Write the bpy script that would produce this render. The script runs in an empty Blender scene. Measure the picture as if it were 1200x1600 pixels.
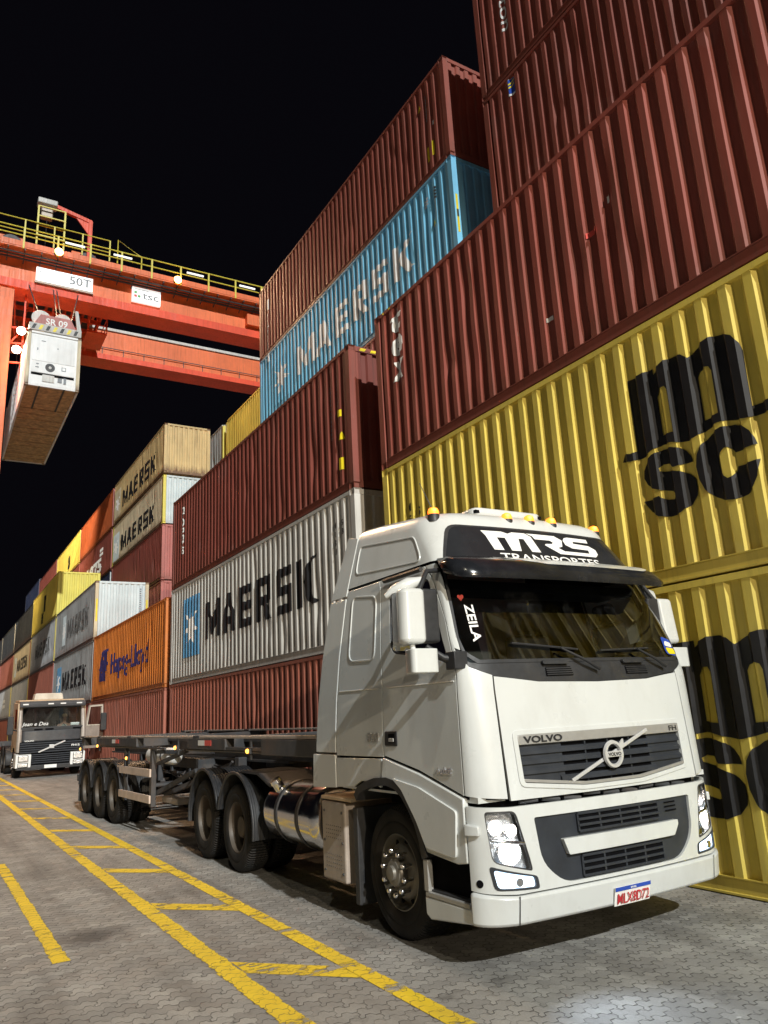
import bpy, bmesh, math, random
from mathutils import Vector, Matrix
random.seed(7)
R = math.radians; PI = math.pi
scene = bpy.context.scene
COL = scene.collection
X1, X2, X3 = 6.489, 9.668, 12.85        # faces of the three container rows
HC, L = 2.896, 12.192

# ------------------------------------------------------------------ materials
class NT:
    def __init__(s, m): s.t = m.node_tree; s.n = s.t.nodes; s.l = s.t.links
    def add(s, typ, **kw):
        n = s.n.new(typ)
        for k, v in kw.items(): setattr(n, k, v)
        return n
    def put(s, sock, v):
        if isinstance(v, bpy.types.NodeSocket): s.l.new(v, sock)
        else: sock.default_value = v
    def math(s, op, a, b=None, c=None, clamp=False):
        n = s.add('ShaderNodeMath', operation=op); n.use_clamp = clamp
        s.put(n.inputs[0], a)
        if b is not None: s.put(n.inputs[1], b)
        if c is not None: s.put(n.inputs[2], c)
        return n.outputs[0]
    def mix(s, f, a, b, blend='MIX'):
        n = s.add('ShaderNodeMix', data_type='RGBA', blend_type=blend)
        s.put(n.inputs[0], f); s.put(n.inputs[6], a); s.put(n.inputs[7], b)
        return n.outputs[2]
    def noise(s, vec, scale, detail=3, rough=.55):
        n = s.add('ShaderNodeTexNoise'); n.inputs['Scale'].default_value = scale
        n.inputs['Detail'].default_value = detail; n.inputs['Roughness'].default_value = rough
        if vec is not None: s.l.new(vec, n.inputs['Vector'])
        return n.outputs['Fac']
    def ramp(s, f, lo, hi, a=0., b=1.):
        n = s.add('ShaderNodeMapRange'); n.clamp = True
        s.put(n.inputs['Value'], f)
        for i, v in zip(range(1, 5), (lo, hi, a, b)): n.inputs[i].default_value = v
        return n.outputs[0]
    def scale(s, vec, v):
        n = s.add('ShaderNodeMapping'); s.l.new(vec, n.inputs[0]); n.inputs['Scale'].default_value = v
        return n.outputs[0]

def c4(c): return (c[0], c[1], c[2], 1.)
def newmat(name):
    m = bpy.data.materials.new(name); m.use_nodes = True
    return m, NT(m), m.node_tree.nodes['Principled BSDF']

def mat(name, col, rough=.5, metal=0., var=.12, nscale=6., coat=0., bump=0., dirt=0., dirtcol=(.06,.045,.03), spec=.5):
    m, t, b = newmat(name)
    oc = t.add('ShaderNodeTexCoord').outputs['Object']
    f = t.noise(oc, nscale, 4)
    base = t.mix(t.ramp(f, .3, .7), c4([x*(1-var) for x in col]), c4([min(1, x*(1+var)) for x in col]))
    if dirt:
        d = t.ramp(t.noise(t.scale(oc, (1, 1, .45)), 2.3, 6, .68), .46, .78, 0, dirt)
        base = t.mix(d, base, c4(dirtcol))
    t.put(b.inputs['Base Color'], base)
    t.put(b.inputs['Roughness'], t.ramp(t.noise(oc, nscale*2.3, 3), .2, .8, max(.02, rough-.07), min(1, rough+.1)))
    b.inputs['Metallic'].default_value = metal
    b.inputs['Coat Weight'].default_value = coat
    b.inputs['Coat Roughness'].default_value = .12
    b.inputs['Specular IOR Level'].default_value = spec
    if bump:
        bn = t.add('ShaderNodeBump'); bn.inputs['Strength'].default_value = bump; bn.inputs['Distance'].default_value = .01
        t.put(bn.inputs['Height'], t.noise(oc, nscale*4, 4)); t.l.new(bn.outputs[0], b.inputs['Normal'])
    return m

def emit(name, col, strength, base=(.5,.5,.5)):
    m, t, b = newmat(name)
    oc = t.add('ShaderNodeTexCoord').outputs['Object']
    b.inputs['Base Color'].default_value = c4(base)
    b.inputs['Emission Color'].default_value = c4(col)
    t.put(b.inputs['Emission Strength'], t.ramp(t.noise(oc, 20, 2), .2, .8, strength*.8, strength*1.2))
    return m

def paint(name, col, rust=.35, wear=.5, gloss=.48):
    """painted weathered steel of a container side: faded patches, running dirt, rust freckles, shallow dents"""
    m, t, b = newmat(name)
    oc = t.add('ShaderNodeTexCoord').outputs['Object']
    rnd = t.add('ShaderNodeObjectInfo').outputs['Random']
    ofs = t.add('ShaderNodeVectorMath', operation='ADD'); t.l.new(oc, ofs.inputs[0])
    cb = t.add('ShaderNodeCombineXYZ')
    for i, k in enumerate((31., 57., 13.)): t.put(cb.inputs[i], t.math('MULTIPLY', rnd, k))
    t.l.new(cb.outputs[0], ofs.inputs[1]); v = ofs.outputs[0]
    fade = t.noise(v, .55, 5, .6)
    base = t.mix(t.ramp(fade, .3, .7), c4([x*.82 for x in col]), c4([min(1, x*1.12+.006) for x in col]))
    streak = t.noise(t.scale(v, (7, 7, .35)), 1.6, 5, .65)
    base = t.mix(t.ramp(streak, .5, .8, 0, wear), base, (.075, .05, .035, 1))
    pale = t.noise(t.scale(v, (9, 9, .8)), 2.4, 4, .6)
    base = t.mix(t.ramp(pale, .62, .8, 0, .15), base, c4([x*.6+.22 for x in col]))
    fr = t.noise(v, 7.5, 8, .75)
    base = t.mix(t.ramp(fr, .64, .7, 0, rust), base, (.13, .045, .02, 1))
    sc = t.noise(t.scale(v, (1, 1, .2)), 30, 3, .6)
    base = t.mix(t.ramp(sc, .74, .79, 0, .5), base, (.42, .38, .34, 1))
    sz = t.add('ShaderNodeSeparateXYZ'); t.l.new(oc, sz.inputs[0])
    low = t.math('ADD', sz.outputs[2], t.math('MULTIPLY', t.noise(t.scale(v, (5, 5, 1.2)), 1.5, 6, .75), -1.1))
    base = t.mix(t.ramp(low, -.45, .0, rust, 0), base, (.12, .05, .028, 1))
    patch_ = t.noise(v, .9, 2, .4)
    base = t.mix(t.ramp(patch_, .66, .675, 0, .35), base, c4([min(1, x*.8+.05) for x in col]))
    t.put(b.inputs['Base Color'], base)
    t.put(b.inputs['Roughness'], t.ramp(streak, .3, .8, gloss-.1, gloss+.25))
    bn = t.add('ShaderNodeBump'); bn.inputs['Strength'].default_value = .2; bn.inputs['Distance'].default_value = .04
    h = t.math('ADD', t.math('MULTIPLY', t.noise(v, 1.3, 3), .8), t.math('MULTIPLY', t.noise(v, 9, 3), .08))
    t.put(bn.inputs['Height'], h); t.l.new(bn.outputs[0], b.inputs['Normal'])
    return m

def glass_mat(name, tint, refl=.06):
    m, t, b = newmat(name)
    out = t.n['Material Output']
    tr = t.add('ShaderNodeBsdfTransparent'); tr.inputs[0].default_value = c4(tint)
    gl = t.add('ShaderNodeBsdfGlossy'); gl.inputs[0].default_value = (1, 1, 1, 1)
    oc = t.add('ShaderNodeTexCoord').outputs['Object']
    t.put(gl.inputs['Roughness'], t.ramp(t.noise(oc, 3, 4), .3, .8, .002, .02))
    fr = t.add('ShaderNodeFresnel'); fr.inputs[0].default_value = 1.52
    dust = t.ramp(t.noise(t.scale(oc, (1, 1, .6)), 4, 6, .7), .5, .85, 0., .05)
    df = t.add('ShaderNodeBsdfDiffuse'); df.inputs[0].default_value = (.5, .5, .5, 1)
    mx0 = t.add('ShaderNodeMixShader'); t.put(mx0.inputs[0], dust); t.l.new(tr.outputs[0], mx0.inputs[1]); t.l.new(df.outputs[0], mx0.inputs[2])
    mx = t.add('ShaderNodeMixShader'); t.put(mx.inputs[0], t.math('ADD', t.math('MULTIPLY', fr.outputs[0], 1.4), refl*.3, clamp=True))
    t.l.new(mx0.outputs[0], mx.inputs[1]); t.l.new(gl.outputs[0], mx.inputs[2]); t.l.new(mx.outputs[0], out.inputs[0])
    return m

def paver_nodes(t):
    """zigzag interlocking pavers in world XY: returns joint mask (1 in a joint), per-paver random, position"""
    pos = t.add('ShaderNodeNewGeometry').outputs['Position']
    wob = t.noise(pos, 1.7, 2)
    sp = t.add('ShaderNodeSeparateXYZ'); t.l.new(pos, sp.inputs[0])
    x = t.math('ADD', sp.outputs[0], t.math('MULTIPLY', wob, .03)); y = t.math('ADD', sp.outputs[1], t.math('MULTIPLY', wob, .035))
    def zig(v, per, amp):     # trapezoid zigzag
        f = t.math('FRACT', t.math('DIVIDE', v, per))
        tri = t.math('ABSOLUTE', t.math('SUBTRACT', f, .5))            # 0..0.5
        return t.math('MULTIPLY', t.ramp(tri, .17, .33, -1, 1), amp)
    RY, LX = .108, .215
    y2 = t.math('ADD', y, zig(x, LX*.5, .019))
    row = t.math('DIVIDE', y2, RY)
    rf = t.math('FRACT', row); ri = t.math('FLOOR', row)
    dy = t.math('MULTIPLY', t.math('MINIMUM', rf, t.math('SUBTRACT', 1., rf)), RY)
    x2 = t.math('ADD', t.math('ADD', x, t.math('MULTIPLY', ri, LX*.5)), zig(y, RY, .012))
    cl = t.math('DIVIDE', x2, LX)
    cf = t.math('FRACT', cl); ci = t.math('FLOOR', cl)
    dx = t.math('MULTIPLY', t.math('MINIMUM', cf, t.math('SUBTRACT', 1., cf)), LX)
    jy = t.ramp(dy, .0025, .0065, 1, 0)
    jx = t.math('MULTIPLY', t.ramp(dx, .002, .005, 1, 0), .75)
    brk = t.ramp(t.noise(pos, 5.5, 3), .36, .56, .25, 1.)
    joint = t.math('MULTIPLY', t.math('MAXIMUM', jy, jx), brk)
    cb = t.add('ShaderNodeCombineXYZ'); t.put(cb.inputs[0], ci); t.put(cb.inputs[1], ri)
    wn = t.add('ShaderNodeTexWhiteNoise', noise_dimensions='2D'); t.l.new(cb.outputs[0], wn.inputs['Vector'])
    return joint, wn.outputs['Value'], pos, sp

def ground_mat():
    m, t, b = newmat('concrete_pavers')
    j, rnd, pos, sp = paver_nodes(t)
    base = t.mix(rnd, (.28, .27, .25, 1), (.45, .435, .40, 1))
    base = t.mix(t.ramp(t.noise(pos, .5, 6, .65), .42, .68, 0, .6), base, (.18, .17, .155, 1))
    base = t.mix(t.ramp(t.noise(t.scale(pos, (2.2, .25, 1)), 1.1, 5, .6), .46, .68, 0, .62), base, (.12, .11, .10, 1))   # tyre grime along the lane
    base = t.mix(t.ramp(t.noise(pos, 2.1, 7, .7), .58, .68, 0, .6), base, (.075, .068, .06, 1))                       # oil drips
    base = t.mix(t.ramp(t.noise(pos, 70, 3, .7), .3, .75, 0, .5), base, (.2, .19, .175, 1))
    base = t.mix(t.ramp(t.noise(pos, 9, 2), .74, .77, 0, .6), base, (.6, .58, .55, 1))
    # one round oil stain left of the hatched strip
    d = t.add('ShaderNodeVectorMath', operation='DISTANCE'); t.l.new(pos, d.inputs[0]); d.inputs[1].default_value = (1.47, 7.75, 0)
    ds = t.math('ADD', d.outputs['Value'], t.math('MULTIPLY', t.noise(pos, 9, 4), .3))
    base = t.mix(t.ramp(ds, .28, .55, .75, 0), base, (.05, .045, .045, 1))
    base = t.mix(t.math('MULTIPLY', j, .85), base, (.045, .04, .035, 1))
    t.put(b.inputs['Base Color'], base)
    t.put(b.inputs['Roughness'], t.ramp(t.noise(pos, 3, 4), .3, .7, .7, .95))
    bn = t.add('ShaderNodeBump'); bn.inputs['Strength'].default_value = .8; bn.inputs['Distance'].default_value = .008
    h = t.math('SUBTRACT', t.math('ADD', t.math('MULTIPLY', t.noise(pos, 60, 3), .35), t.math('MULTIPLY', rnd, .35)), t.math('MULTIPLY', j, 1.))
    t.put(bn.inputs['Height'], h); t.l.new(bn.outputs[0], b.inputs['Normal'])
    return m

def line_mat(name, lo, hi, width=0):
    """yellow road paint, worn through along the paver joints and in patches"""
    m, t, b = newmat(name)
    j, rnd, pos, sp = paver_nodes(t)
    base = t.mix(t.noise(pos, 4, 5), (.74, .49, .015, 1), (.92, .68, .03, 1))
    base = t.mix(t.ramp(t.noise(pos, 1.1, 5, .7), .45, .8, 0, .45), base, (.3, .2, .06, 1))
    base = t.mix(t.math('MULTIPLY', j, .8), base, (.1, .075, .04, 1))
    t.put(b.inputs['Base Color'], base); b.inputs['Roughness'].default_value = .75
    w = t.math('ADD', t.noise(t.scale(pos, (.6, 1.6, 1)), 5, 6, .72), t.math('MULTIPLY', t.math('SUBTRACT', rnd, .5), .16))
    w = t.math('ADD', w, t.math('MULTIPLY', t.noise(pos, .45, 2), .35))
    al = t.ramp(w, lo, hi, 1, 0)
    if width:      # brushed-on edges: ragged where the paint met the pavers
        g = t.add('ShaderNodeSeparateXYZ'); t.l.new(t.add('ShaderNodeTexCoord').outputs['Generated'], g.inputs[0])
        e = t.math('MULTIPLY', t.math('MINIMUM', g.outputs[0], t.math('SUBTRACT', 1., g.outputs[0])), width)
        e = t.math('ADD', e, t.math('ADD', t.math('MULTIPLY', t.math('SUBTRACT', rnd, .5), .018), t.math('MULTIPLY', t.math('SUBTRACT', t.noise(pos, 14, 5, .7), .5), .05)))
        al = t.math('MULTIPLY', al, t.ramp(e, .006, .012))
    t.put(b.inputs['Alpha'], al)
    return m

M = {}
def cm(key, col, **k): M[key] = paint('paint_'+key, col, **k)
cm('yellow', (.84, .66, .12), rust=.15, wear=.25)
cm('yellow_bright', (.78, .68, .13), rust=.1, wear=.15)
cm('darkred', (.235, .058, .042), rust=.3)
cm('maroon', (.30, .072, .052))
cm('redbrown', (.32, .082, .056), rust=.25)
cm('rustred', (.37, .12, .08))
cm('pinkred', (.46, .15, .13))
cm('orange', (.68, .205, .035), rust=.4, wear=.3)
cm('orangered', (.50, .11, .03), rust=.4)
cm('blue', (.22, .62, .92), rust=.15, wear=.3)
cm('lightgrey', (.62, .61, .575), rust=.25, wear=.4)
cm('grey', (.33, .34, .34), rust=.6, wear=.75)
cm('silver', (.45, .46, .47), rust=.5, wear=.7, gloss=.32)
cm('paleblue', (.62, .70, .72), rust=.3, wear=.3)
cm('beige', (.64, .47, .22), rust=.9, wear=.65)
cm('cream', (.64, .54, .36), rust=.8, wear=.55)
cm('charcoal', (.055, .06, .065), rust=.5, gloss=.3)
cm('navy', (.03, .04, .085), gloss=.35)
cm('reefer', (.95, .95, .93), rust=.1, wear=.12)
cm('gantry', (.85, .17, .04), rust=.2, wear=.4)
cm('gantry_red', (.85, .07, .012), rust=.12, wear=.3)
M['truck_white'] = mat('truck_white', (.64, .66, .65), .30, var=.03, nscale=2, coat=.5, dirt=.24, dirtcol=(.30,.27,.22))
M['white_old'] = mat('white_old', (.66, .60, .50), .5, var=.1, dirt=.5, dirtcol=(.3,.2,.12))
M['black'] = mat('black_plastic', (.022, .023, .026), .5, var=.25, nscale=12, dirt=.3, dirtcol=(.09,.075,.06))
M['grille'] = mat('grille_plastic', (.03, .034, .042), .5, var=.2, spec=.3, dirt=.2, dirtcol=(.1,.09,.08))
M['visor'] = mat('visor_plastic', (.012, .013, .016), .16, var=.3, nscale=5, dirt=.12, dirtcol=(.2,.2,.2))
M['void'] = mat('dark_recess', (.006, .006, .007), .9, var=.3, spec=.05)  # near-black; the shade inside holes and openings is put into this colour
M['chassis'] = mat('chassis_steel', (.05, .053, .058), .55, var=.3, nscale=4, dirt=.6, dirtcol=(.15,.1,.07), bump=.2)
M['trailer'] = mat('trailer_steel', (.055, .055, .058), .5, var=.25, nscale=4, dirt=.6, dirtcol=(.14,.085,.055), bump=.2)
M['wood'] = mat('guard_board', (.70, .55, .45), .5, var=.15, nscale=5, dirt=.3, dirtcol=(.3,.2,.15))
M['chrome'] = mat('chrome', (.82, .82, .84), .1, 1., var=.04)
M['alu'] = mat('tank_aluminium', (.70, .68, .66), .14, 1., var=.06, nscale=2, dirt=.25, dirtcol=(.35,.25,.2))
M['brushed'] = mat('brushed_trim', (.40, .39, .37), .38, .35, var=.06, nscale=14)
M['emblem'] = mat('emblem_metal', (.66, .66, .66), .3, .3, var=.04)
M['boxgrey'] = mat('side_box_metal', (.42, .36, .31), .5, .2, var=.12, dirt=.5, dirtcol=(.2,.14,.1), bump=.15)
M['rim'] = mat('wheel_rim', (.20, .19, .165), .42, .35, var=.12, nscale=5, dirt=.6, dirtcol=(.12,.08,.05))
M['rim_dark'] = mat('wheel_rim_dusty', (.085, .07, .055), .55, .15, var=.2, nscale=5, dirt=.6, dirtcol=(.1,.06,.04))
M['ink'] = mat('black_lettering', (.012, .012, .014), .5, var=.3)
M['ink_white'] = mat('white_lettering', (.88, .87, .84), .5, var=.05, dirt=.1, dirtcol=(.4,.35,.3))
M['ink_faded'] = mat('faded_lettering', (.09, .09, .09), .6, var=.4, dirt=.8, dirtcol=(.25,.24,.22))
M['ink_blue'] = mat('blue_square', (.10, .30, .52), .5, var=.15, dirt=.3, dirtcol=(.3,.32,.34))
M['ink_navy'] = mat('navy_logo', (.035, .03, .13), .5, var=.15)
M['ink_grey'] = mat('grey_lettering', (.22, .24, .26), .5)
M['tag_yellow'] = mat('yellow_tag', (.85, .68, .02), .45)
M['tag_red'] = mat('red_tag', (.75, .10, .08), .45)
M['tag_green'] = mat('green_mark', (.15, .45, .15), .45)
M['sign_black'] = mat('sign_glass', (.02, .021, .024), .2, var=.2, nscale=4)
M['rail_yellow'] = mat('railing_yellow', (.72, .62, .08), .45, var=.1)
M['plate_blue'] = mat('plate_blue', (.02, .07, .42), .4)
M['plate_red'] = mat('plate_red', (.5, .03, .04), .4)
M['lens'] = glass_mat('lamp_lens', (.9, .92, .95), .1)
M['glass'] = glass_mat('tinted_glass', (.42, .46, .47), .05)
M['glass_clear'] = glass_mat('clear_glass', (.8, .84, .84), .05)
M['glass_dark'] = glass_mat('dark_window_glass', (.10, .11, .12), .05)
M['reflector'] = mat('lamp_reflector', (.80, .80, .80), .22, .75, var=.3, nscale=40, bump=.6)
M['cab_inner'] = mat('cab_interior', (.05, .05, .055), .8, var=.3)
M['seat'] = mat('seat_cloth', (.10, .10, .11), .9, var=.3)
M['amber'] = emit('amber_lamp_lit', (1., .12, .008), 3.0, (.9, .4, .05))
M['amber_hot'] = emit('amber_lamp_core', (1., .36, .05), 4.5, (.9, .5, .1))
M['led'] = emit('headlight_lit', (.50, .74, 1.), 2.4, (.9, .9, .9))
M['halogen'] = emit('headlight_halogen', (1., .88, .76), 40, (.9, .9, .9))
M['flood'] = emit('floodlight_lit', (1., .50, .10), 24, (.9, .8, .6))
M['flood_white'] = emit('floodlight_white_lit', (1., .90, .65), 40, (.9, .9, .8))
M['signlit'] = emit('backlit_panel', (1., 1., .97), .85, (.8, .8, .8))
M['skin'] = mat('skin', (.40, .22, .15), .55)
M['cap'] = mat('cap_cloth', (.55, .40, .25), .8)
M['shirt'] = mat('shirt_cloth', (.35, .35, .28), .8)
M['blue_cloth'] = mat('blue_cloth', (.06, .10, .45), .8)
M['peach_lit_dust'] = mat('peach_lit_dusty', (.62, .46, .30), .6, var=.15, dirt=.4, dirtcol=(.3,.2,.1))  # dusty tone; lamplight on the second truck's cab is put into its peach
M['darkpaint'] = mat('dark_truck_paint', (.07, .072, .078), .35, var=.15, coat=.4, dirt=.3, dirtcol=(.12,.1,.09))
M['timber'] = mat('floor_timber', (.55, .35, .17), .75, var=.3, nscale=5, dirt=.7, dirtcol=(.1,.06,.03), bump=.3)
M['ground'] = ground_mat()
M['line'] = line_mat('worn_yellow_line', .745, .87, .17)
M['bar'] = line_mat('scuffed_yellow_bar', .70, .80)
def tyre_mat():
    m, t, b = newmat('tyre_rubber')
    oc = t.add('ShaderNodeTexCoord').outputs['Object']
    base = t.mix(t.ramp(t.noise(oc, 5, 5), .35, .75), (.009, .009, .009, 1), (.030, .025, .021, 1))
    t.put(b.inputs['Base Color'], base); b.inputs['Roughness'].default_value = .8; b.inputs['Specular IOR Level'].default_value = .3
    sp = t.add('ShaderNodeSeparateXYZ'); t.l.new(oc, sp.inputs[0])
    a = t.math('ARCTAN2', sp.outputs[2], sp.outputs[1])
    w = t.math('SINE', t.math('MULTIPLY', a, 90.))
    rr = t.math('SQRT', t.math('ADD', t.math('MULTIPLY', sp.outputs[1], sp.outputs[1]), t.math('MULTIPLY', sp.outputs[2], sp.outputs[2])))
    w = t.math('MULTIPLY', w, t.ramp(rr, .47, .495, 0, 1))
    g = t.math('ABSOLUTE', t.math('SINE', t.math('MULTIPLY', sp.outputs[0], 70.)))
    bn = t.add('ShaderNodeBump'); bn.inputs['Strength'].default_value = 1.; bn.inputs['Distance'].default_value = .012
    t.put(bn.inputs['Height'], t.math('ADD', w, t.math('MULTIPLY', g, t.ramp(rr, .49, .505, 0, .8)))); t.l.new(bn.outputs[0], b.inputs['Normal'])
    return m
M['tyre'] = tyre_mat()

# ------------------------------------------------------------------ mesh helpers
class MB:
    """collects boxes, prisms, tubes and lathes into one mesh"""
    def __init__(s): s.v = []; s.f = []
    def add(s, vs, fs):
        o = len(s.v); s.v += [tuple(p) for p in vs]; s.f += [tuple(i+o for i in f) for f in fs]; return s
    def box(s, x0, x1, y0, y1, z0, z1, m=None):
        vs = [Vector((x, y, z)) for z in (z0, z1) for y in (y0, y1) for x in (x0, x1)]
        if m: vs = [m @ p for p in vs]
        return s.add(vs, [(0,2,3,1), (4,5,7,6), (0,1,5,4), (2,6,7,3), (0,4,6,2), (1,3,7,5)])
    def prism(s, poly, axis, a0, a1):
        """poly of 2D points in the other two axes (in xyz order), extruded along axis"""
        def p3(p, a):
            return {'x': (a, p[0], p[1]), 'y': (p[0], a, p[1]), 'z': (p[0], p[1], a)}[axis]
        n = len(poly)
        vs = [p3(p, a0) for p in poly]+[p3(p, a1) for p in poly]
        return s.add(vs, [tuple(range(n-1, -1, -1)), tuple(range(n, 2*n))]+[(i, (i+1) % n, n+(i+1) % n, n+i) for i in range(n)])
    def tube(s, pts, r, n=8, closed=False, caps=True):
        pts = [Vector(p) for p in pts]; N = len(pts); vs = []; 
        ref = None
        for i, p in enumerate(pts):
            a = pts[(i-1) % N] if (closed or i > 0) else p
            b = pts[(i+1) % N] if (closed or i < N-1) else p
            d = (b-a).normalized()
            if ref is None: ref = Vector((0, 0, 1)) if abs(d.z) < .9 else Vector((1, 0, 0))
            u = d.cross(ref)
            if u.length < 1e-4: u = d.cross(Vector((0, 1, .3)))
            u.normalize(); w = u.cross(d).normalized(); ref = w
            rr = r[i] if isinstance(r, (list, tuple)) else r
            for k in range(n):
                t = 2*PI*k/n; vs.append(p+u*(math.cos(t)*rr)+w*(math.sin(t)*rr))
        fs = []
        for i in range(N if closed else N-1):
            j = (i+1) % N
            for k in range(n): fs.append((i*n+k, i*n+(k+1) % n, j*n+(k+1) % n, j*n+k))
        if not closed and caps: fs += [tuple(range(n-1, -1, -1)), tuple(range((N-1)*n, N*n))]
        return s.add(vs, fs)
    def beam(s, a, b, w, h):
        a = Vector(a); b = Vector(b); d = (b-a).normalized()
        u = d.cross(Vector((0, 0, 1)))
        if u.length < 1e-3: u = Vector((1, 0, 0))
        u.normalize(); v = u.cross(d)
        vs = [p+u*(i*w/2)+v*(j*h/2) for p in (a, b) for i, j in ((-1,-1), (1,-1), (1,1), (-1,1))]
        return s.add(vs, [(3,2,1,0), (4,5,6,7)]+[(i, (i+1) % 4, 4+(i+1) % 4, 4+i) for i in range(4)])
    def lathe(s, prof, axis='x', n=40, c=(0,0,0), sgn=1, cap=True):
        """prof of (radius, along)"""
        vs = []
        for r, a in prof:
            for k in range(n):
                t = 2*PI*k/n; p, q = r*math.cos(t), r*math.sin(t)
                o = {'x': (a*sgn, p, q), 'y': (p, a*sgn, q), 'z': (p, q, a*sgn)}[axis]
                vs.append((o[0]+c[0], o[1]+c[1], o[2]+c[2]))
        fs = [(i*n+k, i*n+(k+1) % n, (i+1)*n+(k+1) % n, (i+1)*n+k) for i in range(len(prof)-1) for k in range(n)]
        if cap:
            fs += [tuple(range(n)), tuple(range((len(prof)-1)*n, len(prof)*n))]
        return s.add(vs, fs)
    def mesh(s, name, smooth=None):
        me = bpy.data.meshes.new(name); me.from_pydata(s.v, [], s.f)
        bm = bmesh.new(); bm.from_mesh(me); bmesh.ops.recalc_face_normals(bm, faces=bm.faces); bm.to_mesh(me); bm.free()
        if smooth: smooth_mesh(me, smooth)
        return me
    def build(s, name, m, parent=None, smooth=None, bevel=0, segs=2):
        return link(name, s.mesh(name, smooth), m, parent, bevel, segs)

def smooth_mesh(me, ang):
    for p in me.polygons: p.use_smooth = True
    me.set_sharp_from_angle(angle=R(ang))
def link(name, me, m, parent=None, bevel=0, segs=2):
    o = bpy.data.objects.new(name, me); COL.objects.link(o)
    if m is not None:
        m = M[m] if isinstance(m, str) else m
        if not me.materials: me.materials.append(m)
        elif me.materials[0] != m:
            o.material_slots[0].link = 'OBJECT'; o.material_slots[0].material = m
    if parent: o.parent = parent
    if bevel:
        b = o.modifiers.new('bevel', 'BEVEL'); b.width = bevel; b.segments = segs; b.limit_method = 'ANGLE'; b.angle_limit = R(40)
        b.harden_normals = False
    return o
def thing(name, label, cat, loc=(0,0,0), rotz=0, group=None):
    o = bpy.data.objects.new(name, None); COL.objects.link(o)
    o.location = loc; o.rotation_euler = (0, 0, rotz); o.empty_display_size = .2
    return tag(o, label, cat, group)
def tag(o, label, cat, group=None):
    o['label'] = label; o['category'] = cat
    if group: o['group'] = group
    return o
def struct(o, label=None):
    o['kind'] = 'structure'
    if label: o['label'] = label
    return o

def rp(pts, r, n=4):
    """polygon with rounded corners"""
    out = []; N = len(pts)
    for i, p in enumerate(pts):
        p = Vector(p); a = Vector(pts[i-1]); b = Vector(pts[(i+1) % N])
        rr = r[i] if isinstance(r, (list, tuple)) else r
        if rr <= 0: out.append(tuple(p)); continue
        da, db = (a-p), (b-p)
        ra = min(rr, da.length*.48); rb = min(rr, db.length*.48)
        s, e = p+da.normalized()*ra, p+db.normalized()*rb
        for k in range(n+1):
            t = k/n; out.append(tuple(s*(1-t)**2+p*(2*t*(1-t))+e*t*t))
    return out
def flat_ngon(poly):
    bm = bmesh.new(); bm.faces.new([bm.verts.new((p[0], p[1], 0)) for p in poly])
    bm.normal_update()
    return bm
def curve_bm(cu):
    o = bpy.data.objects.new('tmp', cu); COL.objects.link(o)
    me = bpy.data.meshes.new_from_object(o)
    bm = bmesh.new(); bm.from_mesh(me)
    bpy.data.objects.remove(o); bpy.data.curves.remove(cu); bpy.data.meshes.remove(me)
    return bm
def fill(loops):
    """filled flat shapes with holes (even-odd)"""
    cu = bpy.data.curves.new('tmp', 'CURVE'); cu.dimensions = '2D'; cu.fill_mode = 'BOTH'
    for lp in loops:
        s = cu.splines.new('POLY'); s.points.add(len(lp)-1); s.use_cyclic_u = True
        for q, p in zip(s.points, lp): q.co = (p[0], p[1], 0, 1)
    return curve_bm(cu)
def text(txt, h, w=None, bold=0., shear=0., align='LEFT', spacing=1., line=.8):
    """text as a flat mesh, cap height h, optionally stretched to width w; origin at lower left (or centre)"""
    cu = bpy.data.curves.new('tmp', 'FONT'); cu.body = txt; cu.offset = bold; cu.shear = shear; cu.resolution_u = 3
    cu.space_character = spacing; cu.space_line = line; cu.size = 1.
    bm = curve_bm(cu)
    if not bm.verts: return bm
    xs = [v.co.x for v in bm.verts]; ys = [v.co.y for v in bm.verts]
    caph = .73 if '\n' not in txt else (max(ys)-min(ys))
    sy = h/caph; sx = sy if w is None else w/(max(xs)-min(xs))
    x0 = min(xs); yo = 0 if '\n' not in txt else min(ys)
    wd = (max(xs)-x0)*sx
    for v in bm.verts:
        v.co.x = (v.co.x-x0)*sx-(wd/2 if align == 'CENTER' else 0); v.co.y = (v.co.y-yo)*sy
    return bm
def move(bm, dx, dy, rot=0, sx=1, sy=1):
    c, s = math.cos(rot), math.sin(rot)
    for v in bm.verts:
        x, y = v.co.x*sx, v.co.y*sy
        v.co.x = x*c-y*s+dx; v.co.y = x*s+y*c+dy
    return bm
def join(*bms):
    out = bms[0]
    for b in bms[1:]:
        mp = {v: out.verts.new(v.co) for v in b.verts}
        for f in b.faces:
            try: out.faces.new([mp[v] for v in f.verts])
            except ValueError: pass
        b.free()
    return out
def cuts(bm, cu=(), cv=()):
    for val, ax in [(a, 0) for a in cu]+[(a, 1) for a in cv]:
        co = [v.co[ax] for v in bm.verts]
        if not (min(co)+1e-4 < val < max(co)-1e-4): continue
        no = (1, 0, 0) if ax == 0 else (0, 1, 0)
        pc = (val, 0, 0) if ax == 0 else (0, val, 0)
        bmesh.ops.bisect_plane(bm, geom=bm.verts[:]+bm.edges[:]+bm.faces[:], dist=1e-5, plane_co=pc, plane_no=no)
    return bm
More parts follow.
